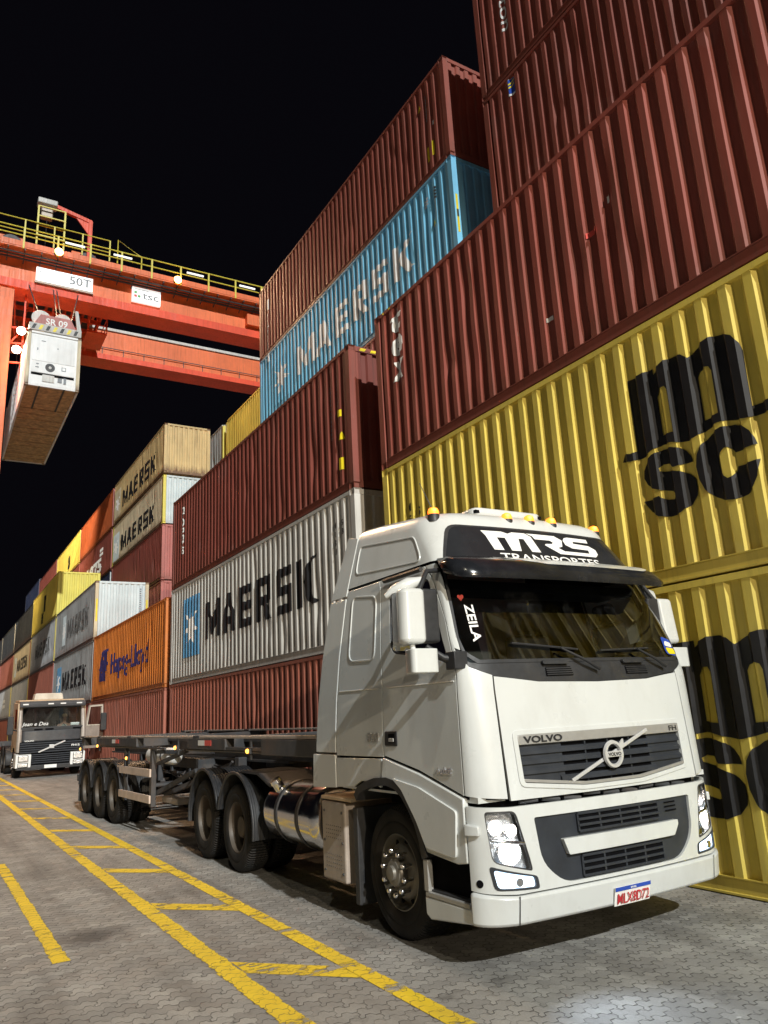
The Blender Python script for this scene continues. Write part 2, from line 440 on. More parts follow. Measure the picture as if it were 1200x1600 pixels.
def patch(name, bm, fn, m, parent, d=0., thick=0., cu=(), cv=(), smooth=35, bevel=0.):
    """a flat shape cut along cu / cv, then laid on the surface fn(u, v, offset); thick gives it returned edges"""
    cuts(bm, cu, cv)
    uv = [(v.co.x, v.co.y) for v in bm.verts]
    bm.verts.index_update()
    top = [fn(a, b, d) for a, b in uv]
    faces = [tuple(v.index for v in f.verts) for f in bm.faces]
    n = len(top); vs = list(top); fs = list(faces)
    if thick:
        vs += [fn(a, b, d-thick) for a, b in uv]
        for e in bm.edges:
            if len(e.link_faces) == 1:
                l = e.link_faces[0].loops
                for lp in e.link_loops:
                    a, b = lp.vert.index, lp.link_loop_next.vert.index
                    fs.append((b, a, n+a, n+b))
        fs += [tuple(i+n for i in reversed(f)) for f in faces]
    bm.free()
    me = bpy.data.meshes.new(name); me.from_pydata(vs, [], fs)
    b2 = bmesh.new(); b2.from_mesh(me)
    if thick: bmesh.ops.recalc_face_normals(b2, faces=b2.faces)
    b2.to_mesh(me); b2.free()
    if smooth: smooth_mesh(me, smooth)
    return link(name, me, m, parent, bevel)

# ------------------------------------------------------------------ shipping containers (local: x 0 = aisle face, y 0 = near end)
P0, PITCH = .175, .2787
PB = []            # corrugation break points (y, x)
y = P0
while y < L-.18:
    for dy, x in ((0, .010), (.090, .010), (.141, .058), (.228, .058)):
        if y+dy < L-.17: PB.append((y+dy, x))
    y += PITCH
PB.append((L-.17, PB[-1][1]))
def prof(y):
    if y <= PB[0][0]: return PB[0][1]
    for (a, xa), (b, xb) in zip(PB, PB[1:]):
        if y <= b: return xa+(xb-xa)*(y-a)/max(b-a, 1e-6)
    return PB[-1][1]
ZB, ZT = .16, HC-.075
def casting_mesh():
    bm = bmesh.new(); bmesh.ops.create_cube(bm, size=1)
    for v in bm.verts: v.co = ((v.co.x+.5)*.162, (v.co.y+.5)*.178, (v.co.z+.5)*.118)
    bm.normal_update()
    fs = [f for f in bm.faces if abs(f.normal.z) < .5]
    bmesh.ops.inset_individual(bm, faces=fs, thickness=.034)
    for f in fs:
        n = f.normal.copy()
        for v in f.verts: v.co -= n*.03
    me = bpy.data.meshes.new('corner_casting'); bm.to_mesh(me); bm.free(); return me
CM = {}
def cmeshes():
    b = MB()
    for x0, s in ((0, 1), (2.438, -1)):
        b = MB(); vs = []; fs = []
        for var in range(3 if s > 0 else 1):
            NZ = 14; b = MB(); vs = []; rg = random.Random(11+var)
            dents = [(rg.uniform(.6, L-.6), rg.uniform(.3, 2.6), rg.uniform(.08, .22), rg.uniform(.1, .5), rg.uniform(.012, .034)) for _ in range(16)]
            ph = [rg.uniform(0, 6) for _ in range(4)]
            for (yy, xx) in PB:
                for k in range(NZ+1):
                    z = ZB+(ZT-ZB)*k/NZ; e = math.sin(PI*k/NZ)**.5
                    dx = .0035*(math.sin(yy*1.7+ph[0])*math.sin(z*2.1+ph[1])+math.sin(yy*5.3+ph[2]+z*1.3))
                    for (dy_, dz_, ry_, rz_, am) in dents: dx += am*math.exp(-((yy-dy_)/ry_)**2-((z-dz_)/rz_)**2)
                    vs.append((x0+s*(xx+dx*e), yy, z))
            fs = [(i*(NZ+1)+k, (i+1)*(NZ+1)+k, (i+1)*(NZ+1)+k+1, i*(NZ+1)+k+1) for i in range(len(PB)-1) for k in range(NZ)]
            b.add(vs, fs); CM[('side0_%d' % var) if s > 0 else 'side1'] = b.mesh('side_panel', 22)
    # end panel: wider corrugation
    for y0, s in ((0, 1), (L, -1)):
        pts = []; x = .165; k = 0
        while x < 2.27:
            for dx, d in ((0, .02), (.11, .02), (.14, .062), (.235, .062)):
                if x+dx < 2.275: pts.append((x+dx, d))
            x += .265
        pts.append((2.275, .02)); b = MB()
        vs = []
        for (xx, d) in pts: vs += [(xx, y0+s*d, .16), (xx, y0+s*d, HC-.11)]
        b.add(vs, [(2*i, 2*i+2, 2*i+3, 2*i+1) for i in range(len(pts)-1)]); CM['end%d' % (s < 0)] = b.mesh('end_panel')
        CM['header%d' % (s < 0)] = MB().box(.162, 2.276, *(sorted((y0+s*.004, y0+s*.1))), HC-.115, HC-.015).mesh('end_header')
        CM['sill%d' % (s < 0)] = MB().box(.162, 2.276, *(sorted((y0+s*.004, y0+s*.1))), .02, .165).mesh('end_sill')
    for x0, s in ((0, 1), (2.438, -1)):
        k = int(s < 0)
        tr = MB().box(*sorted((x0+s*.004, x0+s*.064)), .178, L-.178, HC-.078, HC-.012)
        CM['toprail%d' % k] = tr.mesh('top_rail')
        # bottom rail: a channel with its lips turned in
        def X(q): return x0+s*q
        br = MB().prism([(X(.006), .012), (X(.006), .03), (X(.022), .034), (X(.022), .15), (X(.006), .156), (X(.006), .166), (X(.085), .166), (X(.085), .012)], 'y', .178, L-.178)
        CM['botrail%d' % k] = br.mesh('bottom_rail')
    b = MB(); b.box(0, .15, 0, .16, .118, HC-.118); CM['post'] = b.mesh('corner_post')
    CM['cast'] = casting_mesh()
    b = MB(); ys = [.1+i*(L-.2)/60 for i in range(61)]
    for i in range(60): b.box(.06, 2.378, ys[i], ys[i+1]-.09, HC-.05, HC-.028)
    b.box(.06, 2.378, .1, L-.1, HC-.06, HC-.045); CM['roof'] = b.mesh('roof_panel')
    b = MB(); b.box(.09, 2.348, .1, L-.1, .13, .155)
    for i in range(40): b.box(.09, 2.348, .3+i*.298, .34+i*.298, .03, .128)
    CM['floor'] = b.mesh('floor')
cmeshes()
def cpart(key, m, parent, loc=(0,0,0), rotz=0, sc=None):
    me = CM[key]; name = me.name
    o = link(name, me, m, parent); o.location = loc; o.rotation_euler.z = rotz
    if sc: o.scale = sc
    return o
def container(label, row_x, y0, z0, z1, colour, end=None, post=None, rail=None, detail=2, group='stacked shipping containers', inside=True):
    t = thing('shipping_container', label, 'shipping container', (row_x, y0, z0), 0, group)
    t.scale.z = (z1-z0)/HC
    e = end or colour; p = post or colour; rl = rail or colour
    cpart('side0_%d' % (len(label) % 3), colour, t); cpart('end0', e, t)
    cpart('toprail0', rl, t); cpart('botrail0', rl, t)
    cpart('roof', colour, t)
    for x, y_, rz in ((0, 0, 0), (2.438, 0, PI/2), (0, L, -PI/2), (2.438, L, PI)):
        cpart('post', p, t, (x, y_, 0), rz)
        if detail > 1:
            cpart('cast', p, t, (x, y_, .001), rz); cpart('cast', p, t, (x, y_, HC-.119), rz)
    cpart('header0', e, t); cpart('sill0', e, t)
    cpart('end1', colour, t); cpart('header1', colour, t); cpart('sill1', colour, t)
    cpart('side1', colour, t); cpart('toprail1', colour, t); cpart('botrail1', colour, t)
    cpart('floor', 'timber', t)
    return t
def on_side(u, v, d):      # u runs to the right as seen from the aisle = towards the near end
    return (prof(-u)-d, -u, v)
BRK = [-a for a, _ in PB]
def decal(name, bm, t, m, d=.004):
    d += .007
    us = [v.co.x for v in bm.verts]; lo, hi = min(us), max(us)
    return patch(name, bm, on_side, m, t, d, cu=[b for b in BRK if lo < b < hi], smooth=None)
def on_end(u, v, d): return (u, .018-d, v)

MAE = [[[(0,0),(0,1),(.30,1),(.65,.42),(1.0,1),(1.3,1),(1.3,0),(1.03,0),(1.03,.60),(.74,.08),(.56,.08),(.27,.60),(.27,0)]],
       [[(1.42,0),(1.78,1),(2.08,1),(2.44,0),(2.16,0),(2.08,.2),(1.78,.2),(1.70,0)], [(1.85,.4),(2.01,.4),(1.93,.68)]],
       [[(2.72,0),(2.72,1),(3.55,1),(3.55,.8),(2.98,.8),(2.98,.61),(3.50,.61),(3.50,.40),(2.98,.40),(2.98,.2),(3.55,.2),(3.55,0)]],
       [[(3.87,0),(3.87,1),(4.72,1),(4.72,.42),(4.45,.36),(4.74,0),(4.42,0),(4.18,.36),(4.13,.36),(4.13,0)], [(4.13,.56),(4.13,.8),(4.46,.8),(4.46,.56)]],
       [[(5.03,0),(5.85,0),(5.85,.6),(5.29,.6),(5.29,.8),(5.85,.8),(5.85,1),(5.03,1),(5.03,.4),(5.59,.4),(5.59,.2),(5.03,.2)]],
       [[(6.12,0),(6.12,1),(6.40,1),(6.40,0)]],
       [[(6.42,.52),(6.52,.72),(6.70,.88),(7.08,1.0),(6.86,.82),(6.76,.64),(6.74,.5),(6.82,.30),(6.94,.12),(7.10,.04),(6.80,-.02),(6.62,.14),(6.48,.34)]]]
def star_word(t, near, z0, h, wd, ink, square='ink_blue', star='ink_white', far=None, sq=True):
    """logo square with a seven-pointed star, then the word; near = local y of the last letter's end"""
    sc = wd/7.1
    loops = [[((x*sc)-near-wd, z0+y_*h) for x, y_ in lp] for gl in MAE for lp in gl]
    decal('lettering', fill(loops), t, ink)
    if sq:
        sx1 = -near-wd-.55*sc; sx0 = sx1-1.5*sc; zc = z0+h*.53; hh = .86*h
        decal('logo_square', flat_ngon([(sx0, zc-hh), (sx1, zc-hh), (sx1, zc+hh), (sx0, zc+hh)]), t, square)
        pts = []
        for k in range(14):
            a = PI/2+k*PI/7; r = (.80 if k % 2 == 0 else .28)
            pts.append(((sx0+sx1)/2+math.cos(a)*r*.86*sc, zc+math.sin(a)*r*hh))
        decal('logo_star', fill([pts]), t, star, .008)

MSC = dict(m=[(-5.564,4.342),(-5.522,4.42),(-5.408,4.39),(-5.338,4.397),(-5.34,5.237),(-5.175,5.227),(-4.998,5.238),(-4.997,5.169),(-4.919,5.219),(-4.818,5.257),(-4.702,5.257),(-4.6,5.225),(-4.529,5.157),(-4.472,5.196),(-4.356,5.245),(-4.244,5.262),(-4.118,5.234),(-4.016,5.167),(-3.958,5.064),(-3.94,4.974),(-3.945,4.722),(-3.947,4.403),(-3.888,4.402),(-3.797,4.399),(-3.684,4.40),(-3.71,4.292),(-3.818,4.292),(-3.907,4.296),(-4.015,4.300),(-4.131,4.328),(-4.237,4.358),(-4.328,4.364),(-4.416,4.348),(-4.524,4.320),(-4.604,4.302),(-4.681,4.301),(-4.773,4.318),(-4.896,4.353),(-5.0,4.364),(-5.096,4.350),(-5.189,4.32),(-5.28,4.303),(-5.422,4.303)],
 a=[(-4.986,4.90),(-4.955,4.945),(-4.907,4.974),(-4.852,4.974),(-4.827,4.927),(-4.827,4.447),(-4.987,4.466)],
 b=[(-4.468,4.91),(-4.435,4.96),(-4.368,4.982),(-4.306,4.962),(-4.281,4.906),(-4.285,4.455),(-4.472,4.445)],
 s=[(-4.675,4.078),(-4.694,4.146),(-4.735,4.210),(-4.799,4.264),(-4.89,4.298),(-5.019,4.312),(-5.141,4.293),(-5.237,4.24),(-5.295,4.163),(-5.308,4.079),(-5.271,3.996),(-5.189,3.929),(-5.079,3.882),(-4.962,3.845),(-4.918,3.805),(-4.928,3.770),(-4.971,3.755),(-5.049,3.772),(-5.1,3.807),(-5.118,3.829),(-5.242,3.822),(-5.339,3.828),(-5.326,3.782),(-5.264,3.695),(-5.16,3.618),(-5.034,3.585),(-4.889,3.59),(-4.771,3.638),(-4.69,3.723),(-4.658,3.808),(-4.668,3.885),(-4.729,3.955),(-4.812,4.01),(-4.918,4.049),(-5.02,4.072),(-5.075,4.09),(-5.082,4.127),(-5.038,4.155),(-4.966,4.146),(-4.922,4.114),(-4.896,4.080),(-4.799,4.080)],
 c=[(-3.956,4.023),(-3.967,4.09),(-4.0,4.170),(-4.065,4.241),(-4.166,4.291),(-4.29,4.308),(-4.41,4.286),(-4.526,4.218),(-4.597,4.116),(-4.622,4.0),(-4.610,3.865),(-4.562,3.740),(-4.486,3.650),(-4.382,3.588),(-4.275,3.566),(-4.149,3.586),(-4.06,3.639),(-4.0,3.723),(-3.955,3.877),(-4.08,3.874),(-4.201,3.880),(-4.219,3.830),(-4.261,3.792),(-4.303,3.788),(-4.339,3.822),(-4.367,3.896),(-4.367,3.988),(-4.337,4.058),(-4.293,4.092),(-4.252,4.090),(-4.224,4.06),(-4.203,4.021),(-4.094,4.020)])
def big_logo(t, y0, dz):
    for n in (('m','a','b'), ('s',), ('c',)):
        decal('logo_letter', fill([[(u+y0, z+dz) for u, z in MSC[k]] for k in n]), t, 'ink')
def tiny_marks(t, y_, z1, n, m, w=.055, h=.06, gap=.03):
    """short column of small stencilled characters"""
    lp = []
    for k in range(n):
        z = z1-k*(h+gap)
        lp.append([(-y_-w/2, z-h), (-y_+w/2, z-h), (-y_+w/2, z), (-y_-w/2, z)])
    decal('stencil_marks', fill(lp), t, m)
def tagbox(t, y_, z, w, h, m, name='sticker', d=.008):
    return decal(name, flat_ngon([(-y_-w/2, z-h/2), (-y_+w/2, z-h/2), (-y_+w/2, z+h/2), (-y_-w/2, z+h/2)]), t, m, d)
def tri(t, y_, z, s):
    decal('hazard_sticker', flat_ngon([(-y_-s/2, z-s*.45), (-y_+s/2, z-s*.45), (-y_, z+s*.5)]), t, 'tag_yellow', .008)
def vtext(t, txt, y_, ztop, ln, h, m, bold=.02):
    bm = text(txt, h, ln, bold=bold); move(bm, -y_-h/2, ztop, -PI/2)
    decal('lettering', bm, t, m)

Z = lambda k: k*HC
Y1, Y1b = 10.706-L, 10.77-L
# --- nearest bay, front row
c = container('yellow container on the ground beside the white truck front, its black logo half hidden', X1, Y1, 0, Z(1), 'yellow'); big_logo(c, Y1, -2.93)
c = container('yellow container with the large black logo in full view, one up from the ground', X1, Y1, Z(1), Z(2), 'yellow')
big_logo(c, Y1, -HC)
for q, (s, yy) in enumerate((('MED', 9.93), ('SU', 9.66))):
    for k, ch in enumerate(s):
        decal('lettering', move(text(ch, .13, .12, bold=.03), -(yy-Y1)-.06, 1.98-.2*k-.12*q), c, 'ink')
c = container('dark red container on the two yellow ones, white letters stacked by its far post', X1, Y1, Z(2), Z(3), 'maroon')
for k, (ch, z) in enumerate((('t', 8.14), ('e', 7.70), ('x', 7.24))):
    decal('lettering', move(text(ch, .44 if ch == 't' else .50, .34, bold=.035, shear=.15), -(10.17-Y1), z-Z(2)), c, 'ink_white')
tagbox(c, 5.55-Y1, 7.28-Z(2), .17, .075, 'tag_red'); tagbox(c, 5.24-Y1, 7.55-Z(2), .05, .09, 'ink_white'); tagbox(c, 6.4-Y1, 6.55-Z(2), .12, .06, 'ink_white')
for yy in (10.35, 10.2): tagbox(c, yy-Y1, 8.64-Z(2), .1, .03, 'tag_yellow')
# --- bay behind the camera, mirrored in the windshield
container('light grey container on the ground behind the viewpoint, mirrored in the white truck windshield', X1, Y1-13.0, 0, Z(1), 'lightgrey')
container('dark red container one up from the ground behind the viewpoint', X1, Y1-13.0, Z(1), Z(2), 'darkred')
# --- nearest bay, second row
container('plain dark red container of the second row, hidden behind the white lettered dark red one', X2, Y1b, 8.72, 11.78, 'darkred')
c = container('red brown container set back above the dark red one, blue sticker by its post', X2, Y1b, 11.80, 14.86, 'redbrown')
tagbox(c, 9.84-Y1b, 14.38-11.8, .17, .40, 'ink_white', d=.006); tagbox(c, 9.84-Y1b, 14.40-11.8, .15, .34, 'plate_blue', d=.009)
for dz in (.02, .10): decal('sticker_stripe', flat_ngon([(-(9.84-Y1b)-.07, 2.58+dz-.05), (-(9.84-Y1b)+.07, 2.58+dz+.02), (-(9.84-Y1b)+.07, 2.58+dz+.06), (-(9.84-Y1b)-.07, 2.58+dz-.01)]), c, 'tag_yellow', .012)
c = container('red brown container cut off by the top right edge of the picture, white upright lettering', X2, Y1b, 14.88, 17.9, 'redbrown')
vtext(c, 'triton', 9.80-Y1b, 2.55, 1.45, .24, 'ink_white', .01)
# --- second bay, front row
Y2 = 11.73; Y2b = 12.07
c = container('rust red container on the ground behind the empty trailer and the cab', X1, Y2, 0, Z(1), 'rustred')
c = container('light grey container with black word and blue star square right behind the cab', X1, Y2, Z(1), Z(2), 'lightgrey')
star_word(c, 13.42-Y2, 3.91-HC, 1.0, 7.1, 'ink')
for k, ch in enumerate('MRSU'): decal('lettering', move(text(ch, .11, .10, bold=.03), -(12.55-Y2)-.05, 2.30-.17*k), c, 'ink')
for k, ch in enumerate('58'): decal('lettering', move(text(ch, .11, .10, bold=.03), -(12.25-Y2)-.05, 2.30-.17*k), c, 'ink')
c = container('dark red container on top of the light grey starred one, white upright far lettering', X1, Y2, Z(2), Z(3), 'darkred')
vtext(c, 'FLORENS', 22.80-Y2, 8.25-Z(2), 1.5, .13, 'ink_white')
tiny_marks(c, 12.62-Y2, 8.15-Z(2), 13, 'ink_grey'); tiny_marks(c, 12.33-Y2, 8.28-Z(2), 8, 'ink_grey')
tagbox(c, 12.2-Y2, 7.42-Z(2), .10, .14, 'tag_yellow'); tri(c, 12.16-Y2, 6.95-Z(2), .17); tagbox(c, 12.2-Y2, 6.39-Z(2), .12, .24, 'tag_yellow')
for k in range(4): patch('hazard_sticker', flat_ngon([(.24+.24*k, 2.80), (.36+.24*k, 2.80), (.40+.24*k, 2.86), (.28+.24*k, 2.86)]), lambda u, v, d: (u, .002-d, v), 'tag_yellow', c, .003)
# --- second bay, second row
c = container('reddish container barely showing in the gap under the bright blue one', X2, Y2b, 8.70, 11.58, 'pinkred')
c = container('bright blue container with white word and star, high in the second row', X2, Y2b, Z(4), Z(5), 'blue')
star_word(c, 13.87-Y2b, 12.55-Z(4), 1.0, 7.15, 'ink_white', square='blue', star='ink_white')
tri(c, 12.92-Y2b, 13.17-Z(4), .16); tiny_marks(c, 13.2-Y2b, 14.0-Z(4), 3, 'ink_white', .22, .05); tiny_marks(c, 12.8-Y2b, 14.1-Z(4), 4, 'ink')
patch('height_label', flat_ngon([(.045, 12.39-Z(4)), (.105, 12.39-Z(4)), (.105, 13.41-Z(4)), (.045, 13.41-Z(4))]), lambda u, v, d: (u, -d, v), 'tag_yellow', c, .003)
patch('height_mark', flat_ngon([(.05, 12.80-Z(4)), (.10, 12.80-Z(4)), (.10, 13.0-Z(4)), (.05, 13.0-Z(4))]), lambda u, v, d: (u, -d, v), 'ink', c, .006)
c = container('red topmost container above the bright blue one, yellow stickers near its lit post', X2, Y2b, Z(5), Z(6), 'redbrown')
vtext(c, 'triton', 23.46-Y2b, 16.1-Z(5), 1.5, .2, 'ink_white'); tagbox(c, 23.47-Y2b, 16.42-Z(5), .2, .42, 'ink_white'); tagbox(c, 23.47-Y2b, 14.3-Z(5), .2, .34, 'ink_white')
tagbox(c, 12.97-Y2b, 15.16-Z(5), .11, .42, 'tag_yellow'); tagbox(c, 12.75-Y2b, 15.2-Z(5), .06, .42, 'tag_yellow'); tri(c, 13.21-Y2b, 16.72-Z(5), .17); tagbox(c, 12.7-Y2b, 15.9-Z(5), .06, .12, 'ink_white')
tiny_marks(c, 12.95-Y2b, 16.9-Z(5), 9, 'ink_grey')
# --- third bay, front row
Y3 = 24.55
c = container('brick red container on the ground with the second truck shadow on its far half', X1, Y3, 0, 2.86, 'rustred')
c = container('orange container with dark blue emblem and word', X1, Y3, 2.86, 5.70, 'orange')
HLP = [(34.7,4.93),(33.5,4.94),(33.67,4.78),(33.66,4.41),(33.44,4.29),(33.81,4.21),(33.78,4.05),(34.03,3.99),(33.89,3.61),(35.04,3.63),(35.24,3.88),(35.31,4.19),(35.05,4.3),(35.0,4.71)]
HLH = [[(34.51,4.67),(34.24,4.66),(34.27,4.51),(34.48,4.52)], [(34.79,4.04),(34.55,4.04),(34.55,3.9),(34.69,3.9)]]
decal('emblem', fill([[(-(a-Y3), b-2.86) for a, b in lp] for lp in [HLP]+HLH]), c, 'ink_navy')
decal('lettering', move(text('Hapag-Lloyd', .84, 6.2, bold=.012), -(32.88-Y3), 3.84-2.86), c, 'ink_navy')
# --- fourth bay
Y4 = 36.95; Y4b = 37.6
c = container('red brown container on the ground behind the open truck door', X1, Y4, 0, 2.80, 'redbrown', detail=1)
c = container('grey weathered container with pale blue logo square, level with the orange one', X1, Y4, 2.80, 5.60, 'grey', post='silver', detail=1)
star_word(c, 1.6, .95, 1.0, 7.1, 'ink')
c = container('dull grey container with faded word and a pale white end, one above the orange one', X1, Y4, 5.60, 8.36, 'grey', end='paleblue', post='cream', detail=2)
star_word(c, 1.6, .95, 1.0, 6.2, 'ink_faded', square='paleblue')
tiny_marks(c, 2.4, 2.4, 4, 'ink_grey')
patch('stencil_marks', fill([[(2.02, 2.5-.11*k), (2.09, 2.5-.11*k), (2.09, 2.57-.11*k), (2.02, 2.57-.11*k)] for k in range(11)]), on_end, 'ink_grey', c, .006)
for px in (.05, 2.33): patch('height_label', flat_ngon([(px, .9), (px+.07, .9), (px+.07, 2.0), (px, 2.0)]), lambda u, v, d: (u, -d, v), 'tag_yellow', c, .004)
c = container('dull red container peeping out low behind the orange one, pink end', X2, Y4b, 5.80, 8.62, 'rustred', end='pinkred', post='pinkred')
c = container('dark red container with pink end under the two pale worded ones', X2, Y4b, 8.66, 11.50, 'darkred', end='pinkred', post='pinkred')
c = container('cream worded container with a pale blue end, second from the top of its stack', X2, Y4b, 11.54, 14.12, 'cream', end='paleblue', post='yellow_bright')
star_word(c, 1.75, .62, 1.12, 8.0, 'ink', square='paleblue')
c = container('rusty beige topmost container with black word, its golden end turned to the light', X2, Y4b, 14.22, 16.96, 'beige', end='beige')
star_word(c, 1.75, .70, 1.12, 8.0, 'ink', square='cream')
# --- fifth bay
Y5 = 49.4; Y5b = 50.2
c = container('dark container on the ground behind the cab of the second truck', X1, Y5, 0, 2.75, 'charcoal', detail=1)
c = container('plain red container above the roof of the second truck', X1, Y5, 2.75, 5.55, 'rustred', end='pinkred', post='pinkred', detail=1)
c = container('shiny silver container with faded word between red and yellow ones', X1, Y5, 5.55, 8.27, 'silver', post='yellow_bright', detail=1)
star_word(c, 2.2, .95, 1.0, 7.1, 'ink_faded', square='silver', star='silver')
c = container('bright yellow container with lit end and small upright black logo', X1, Y5, 8.31, 11.06, 'yellow', end='yellow_bright', post='yellow_bright')
decal('lettering', move(text('msc', 1.0, .75, bold=.05), -6.3, .35, PI/2), c, 'ink')
decal('logo_letter', move(text('m', 1.5, .9, bold=.05), -6.1, 1.2), c, 'ink')
c = container('blue container with only a corner in view beside the yellow end', X2, Y5b, 8.55, 11.40, 'navy', post='paleblue', detail=1)
c = container('dark red container with large white numerals behind the yellow end', X2, Y5b, 11.44, 14.20, 'darkred', post='pinkred', detail=1)
decal('lettering', move(text('1875', 1.0, 5.4, bold=.05), -8.6, .55), c, 'ink_white')
tiny_marks(c, 3.4, 2.2, 2, 'ink_white', 1.0, .22, .1)
tagbox(c, 10.9, .75, .5, .3, 'ink_white')
c = container('orange red topmost container next to the rusty beige one', X2, Y5b, 14.24, 16.95, 'orangered', post='pinkred', detail=1)
tiny_marks(c, 11.5, 2.5, 9, 'pinkred', .12, .14, .08)
# --- farther bays
Y6, Y7, Y8 = 61.9, 74.4, 86.9
for lab, x, yy, z0, z1, col, post in [
    ('dark grey container on the ground left of the second truck cab', X1, Y6, 0, 2.75, 'charcoal', 'charcoal'),
    ('smooth silver container just left of the second truck roof, yellow post', X1, Y6, 2.75, 5.47, 'silver', 'yellow_bright'),
    ('stained cream container with black word, far along the front row', X1, Y6, 5.51, 8.17, 'cream', 'pinkred'),
    ('charcoal container just left of the yellow one, topmost of its stack', X1, Y6, 8.21, 10.95, 'charcoal', 'charcoal'),
    ('dull red container low at the left picture edge behind the second truck', X1, Y7, 0, 2.75, 'rustred', 'yellow_bright'),
    ('pale grey container with white marks at the left picture edge', X1, Y7, 2.75, 5.47, 'silver', 'yellow_bright'),
    ('red container with pink post at the left picture edge, third up', X1, Y7, 5.51, 8.17, 'rustred', 'pinkred'),
    ('weathered charcoal container second from the yellow one along the skyline', X1, Y7, 8.21, 10.95, 'charcoal', 'cream'),
    ('red container farthest left, low in the front row', X1, Y8, 2.75, 5.47, 'redbrown', 'redbrown'),
    ('red container farthest left in the front row, third up', X1, Y8, 5.51, 8.17, 'rustred', 'pinkred'),
    ('small dark container at the far end of the front row skyline', X1, Y8, 8.21, 10.95, 'charcoal', 'charcoal'),
    ('dark red container showing as a thin strip between two yellow ones', X2, Y6+.8, 11.44, 14.20, 'darkred', 'darkred'),
    ('yellow topmost container with small black letter on the far skyline', X2, Y6+.8, 14.24, 16.98, 'yellow', 'yellow_bright'),
    ('wine red container in the shade below the skyline of the back row', X2, Y7+.9, 11.44, 14.20, 'darkred', 'darkred'),
    ('dark wine red topmost container left of the far yellow one', X2, Y7+.9, 14.24, 17.05, 'darkred', 'darkred'),
    ('black container under the last one of the back row', X2, Y8+1.1, 11.60, 14.44, 'charcoal', 'charcoal'),
    ('navy blue last container on the back row skyline', X2, Y8+1.1, 14.48, 17.4, 'navy', 'navy')]:
    c = container(lab, x, yy, z0, z1, col, post=post, detail=1)
    if 'stained cream' in lab: star_word(c, 1.6, .95, 1.0, 7.1, 'ink', square='paleblue', star='cream')
    if 'small black letter' in lab: decal('logo_letter', move(text('s', 1.6, 1.0, bold=.05), -5.6, .6), c, 'ink')
    if 'white marks' in lab: tiny_marks(c, 6, 1.9, 2, 'ink_white', 2.2, .3, .2)
# third row, seen over the others
c = container('yellow container far back, its side filling the notch beside the blue one', X3, 25.0, 14.5, 17.38, 'yellow', detail=1)
c = container('light grey container far back between the golden end and the yellow side', X3, 37.7, 14.6, 17.42, 'lightgrey', post='yellow_bright', detail=1)
# stacks closing the aisle in the distance
for k, (lab, x, z0, z1, col) in enumerate([
    ('red container low in the stack that closes the aisle', 4.0, 8.6, 11.4, 'rustred'),
    ('red container with white patches in the stack that closes the aisle', 4.0, 11.5, 14.3, 'redbrown'),
    ('rust red container near the ground of the stack that closes the aisle', 4.0, 5.7, 8.55, 'rustred'), ('dark red container second up in the stack that closes the aisle', 4.0, 2.86, 5.66, 'darkred'), ('dull red container on the ground of the stack that closes the aisle', 4.0, 0, 2.82, 'redbrown'),
    ('low yellow half height container on top of the stack that closes the aisle', 4.0, 14.34, 15.9, 'yellow')]):
    c = container(lab, x, 116.+.0, z0, z1, col, detail=1)
    if 'patches' in lab:
        patch('white_patch', fill([[(.5, 1.5), (1.0, 1.5), (1.0, 2.0), (.5, 2.0)], [(-.0+1.5, .4), (1.9, .4), (1.9, .9), (1.5, .9)]]), on_end, 'ink_white', c, .006)

# ------------------------------------------------------------------ white semi truck (local: x across, y back from the bumper, z up)
TX, TY = 4.65, 4.43
def tab(pts, z):
    if z <= pts[0][0]: return pts[0][1]
    for (a, p), (b, q) in zip(pts, pts[1:]):
        if z <= b: return p+(q-p)*(z-a)/(b-a)
    return pts[-1][1]
FH_, CA, LA = .9, .35, .47       # flat half width, corner depth, developed length of the corner
T_IN = [(0, 0), (1.9, 0), (2.3, .02), (2.9, .085), (3.45, .20)]
T_YF = [(.28, .06), (.36, .012), (.5, .0), (.9, .0), (1.12, .02), (2.0, .09), (2.1, .12), (2.82, .38), (2.95, .43), (3.28, .62), (3.5, .80)]
T_YC = [(0, .27), (2.0, .27), (2.12, .29), (2.8, .52), (3.3, .95), (3.5, 1.1)]
def W(u, z, d=0.):
    """developed cab surface: u runs round the cab from its left side over the front to its right side"""
    s = -1 if u < 0 else 1; t = abs(u)
    w = 1.25-tab(T_IN, z); yf = tab(T_YF, z); yc = tab(T_YC, z); b = max(.1, yc-yf-.04); a = CA
    if t <= FH_:
        x = t*(w-a)/FH_; yy = yf+.04*(t/FH_)**2; nx, ny = .09*t/FH_, -1.
    elif t <= FH_+LA:
        th = (t-FH_)/LA*PI/2
        x = (w-a)+a*math.sin(th); yy = yf+.04+b*(1-math.cos(th)); nx, ny = b*math.sin(th), -a*math.cos(th)
    else:
        q = (t-FH_-LA)
        x = w; yy = yc+q*(2.28-yc)/(2.28-.27) if q < 2.01 else 2.28+q-2.01
        yy -= max(0, z-1.5)*.13*min(1, max(0, (yy-.9)/1.4)); nx, ny = 1., 0.
    l = math.hypot(nx, ny)
    return (s*(x+nx/l*d), yy+ny/l*d, z)
def uS(y): return FH_+LA+(y-.27)          # developed distance of a side point y back from the bumper
CUTU = [s*k for s in (-1, 1) for k in (0, .15, .3, .45, .6, .75, .9, .96, 1.02, 1.08, 1.14, 1.2, 1.26, 1.32, 1.37, 1.7, 2.1, 2.6, 3.1, 3.27, 3.41, 3.51, 3.58, 3.66, 3.77)]
CUTZ = [1.5, 1.9, 2.0, 2.1, 2.3, 2.5, 2.7, 2.82, 2.95, 3.05, 3.15, 3.28, 3.4]
truck = thing('semi_truck', 'white semi truck with high roof cab and lit headlights, lettered roof sign', 'truck', (TX, TY, 0))
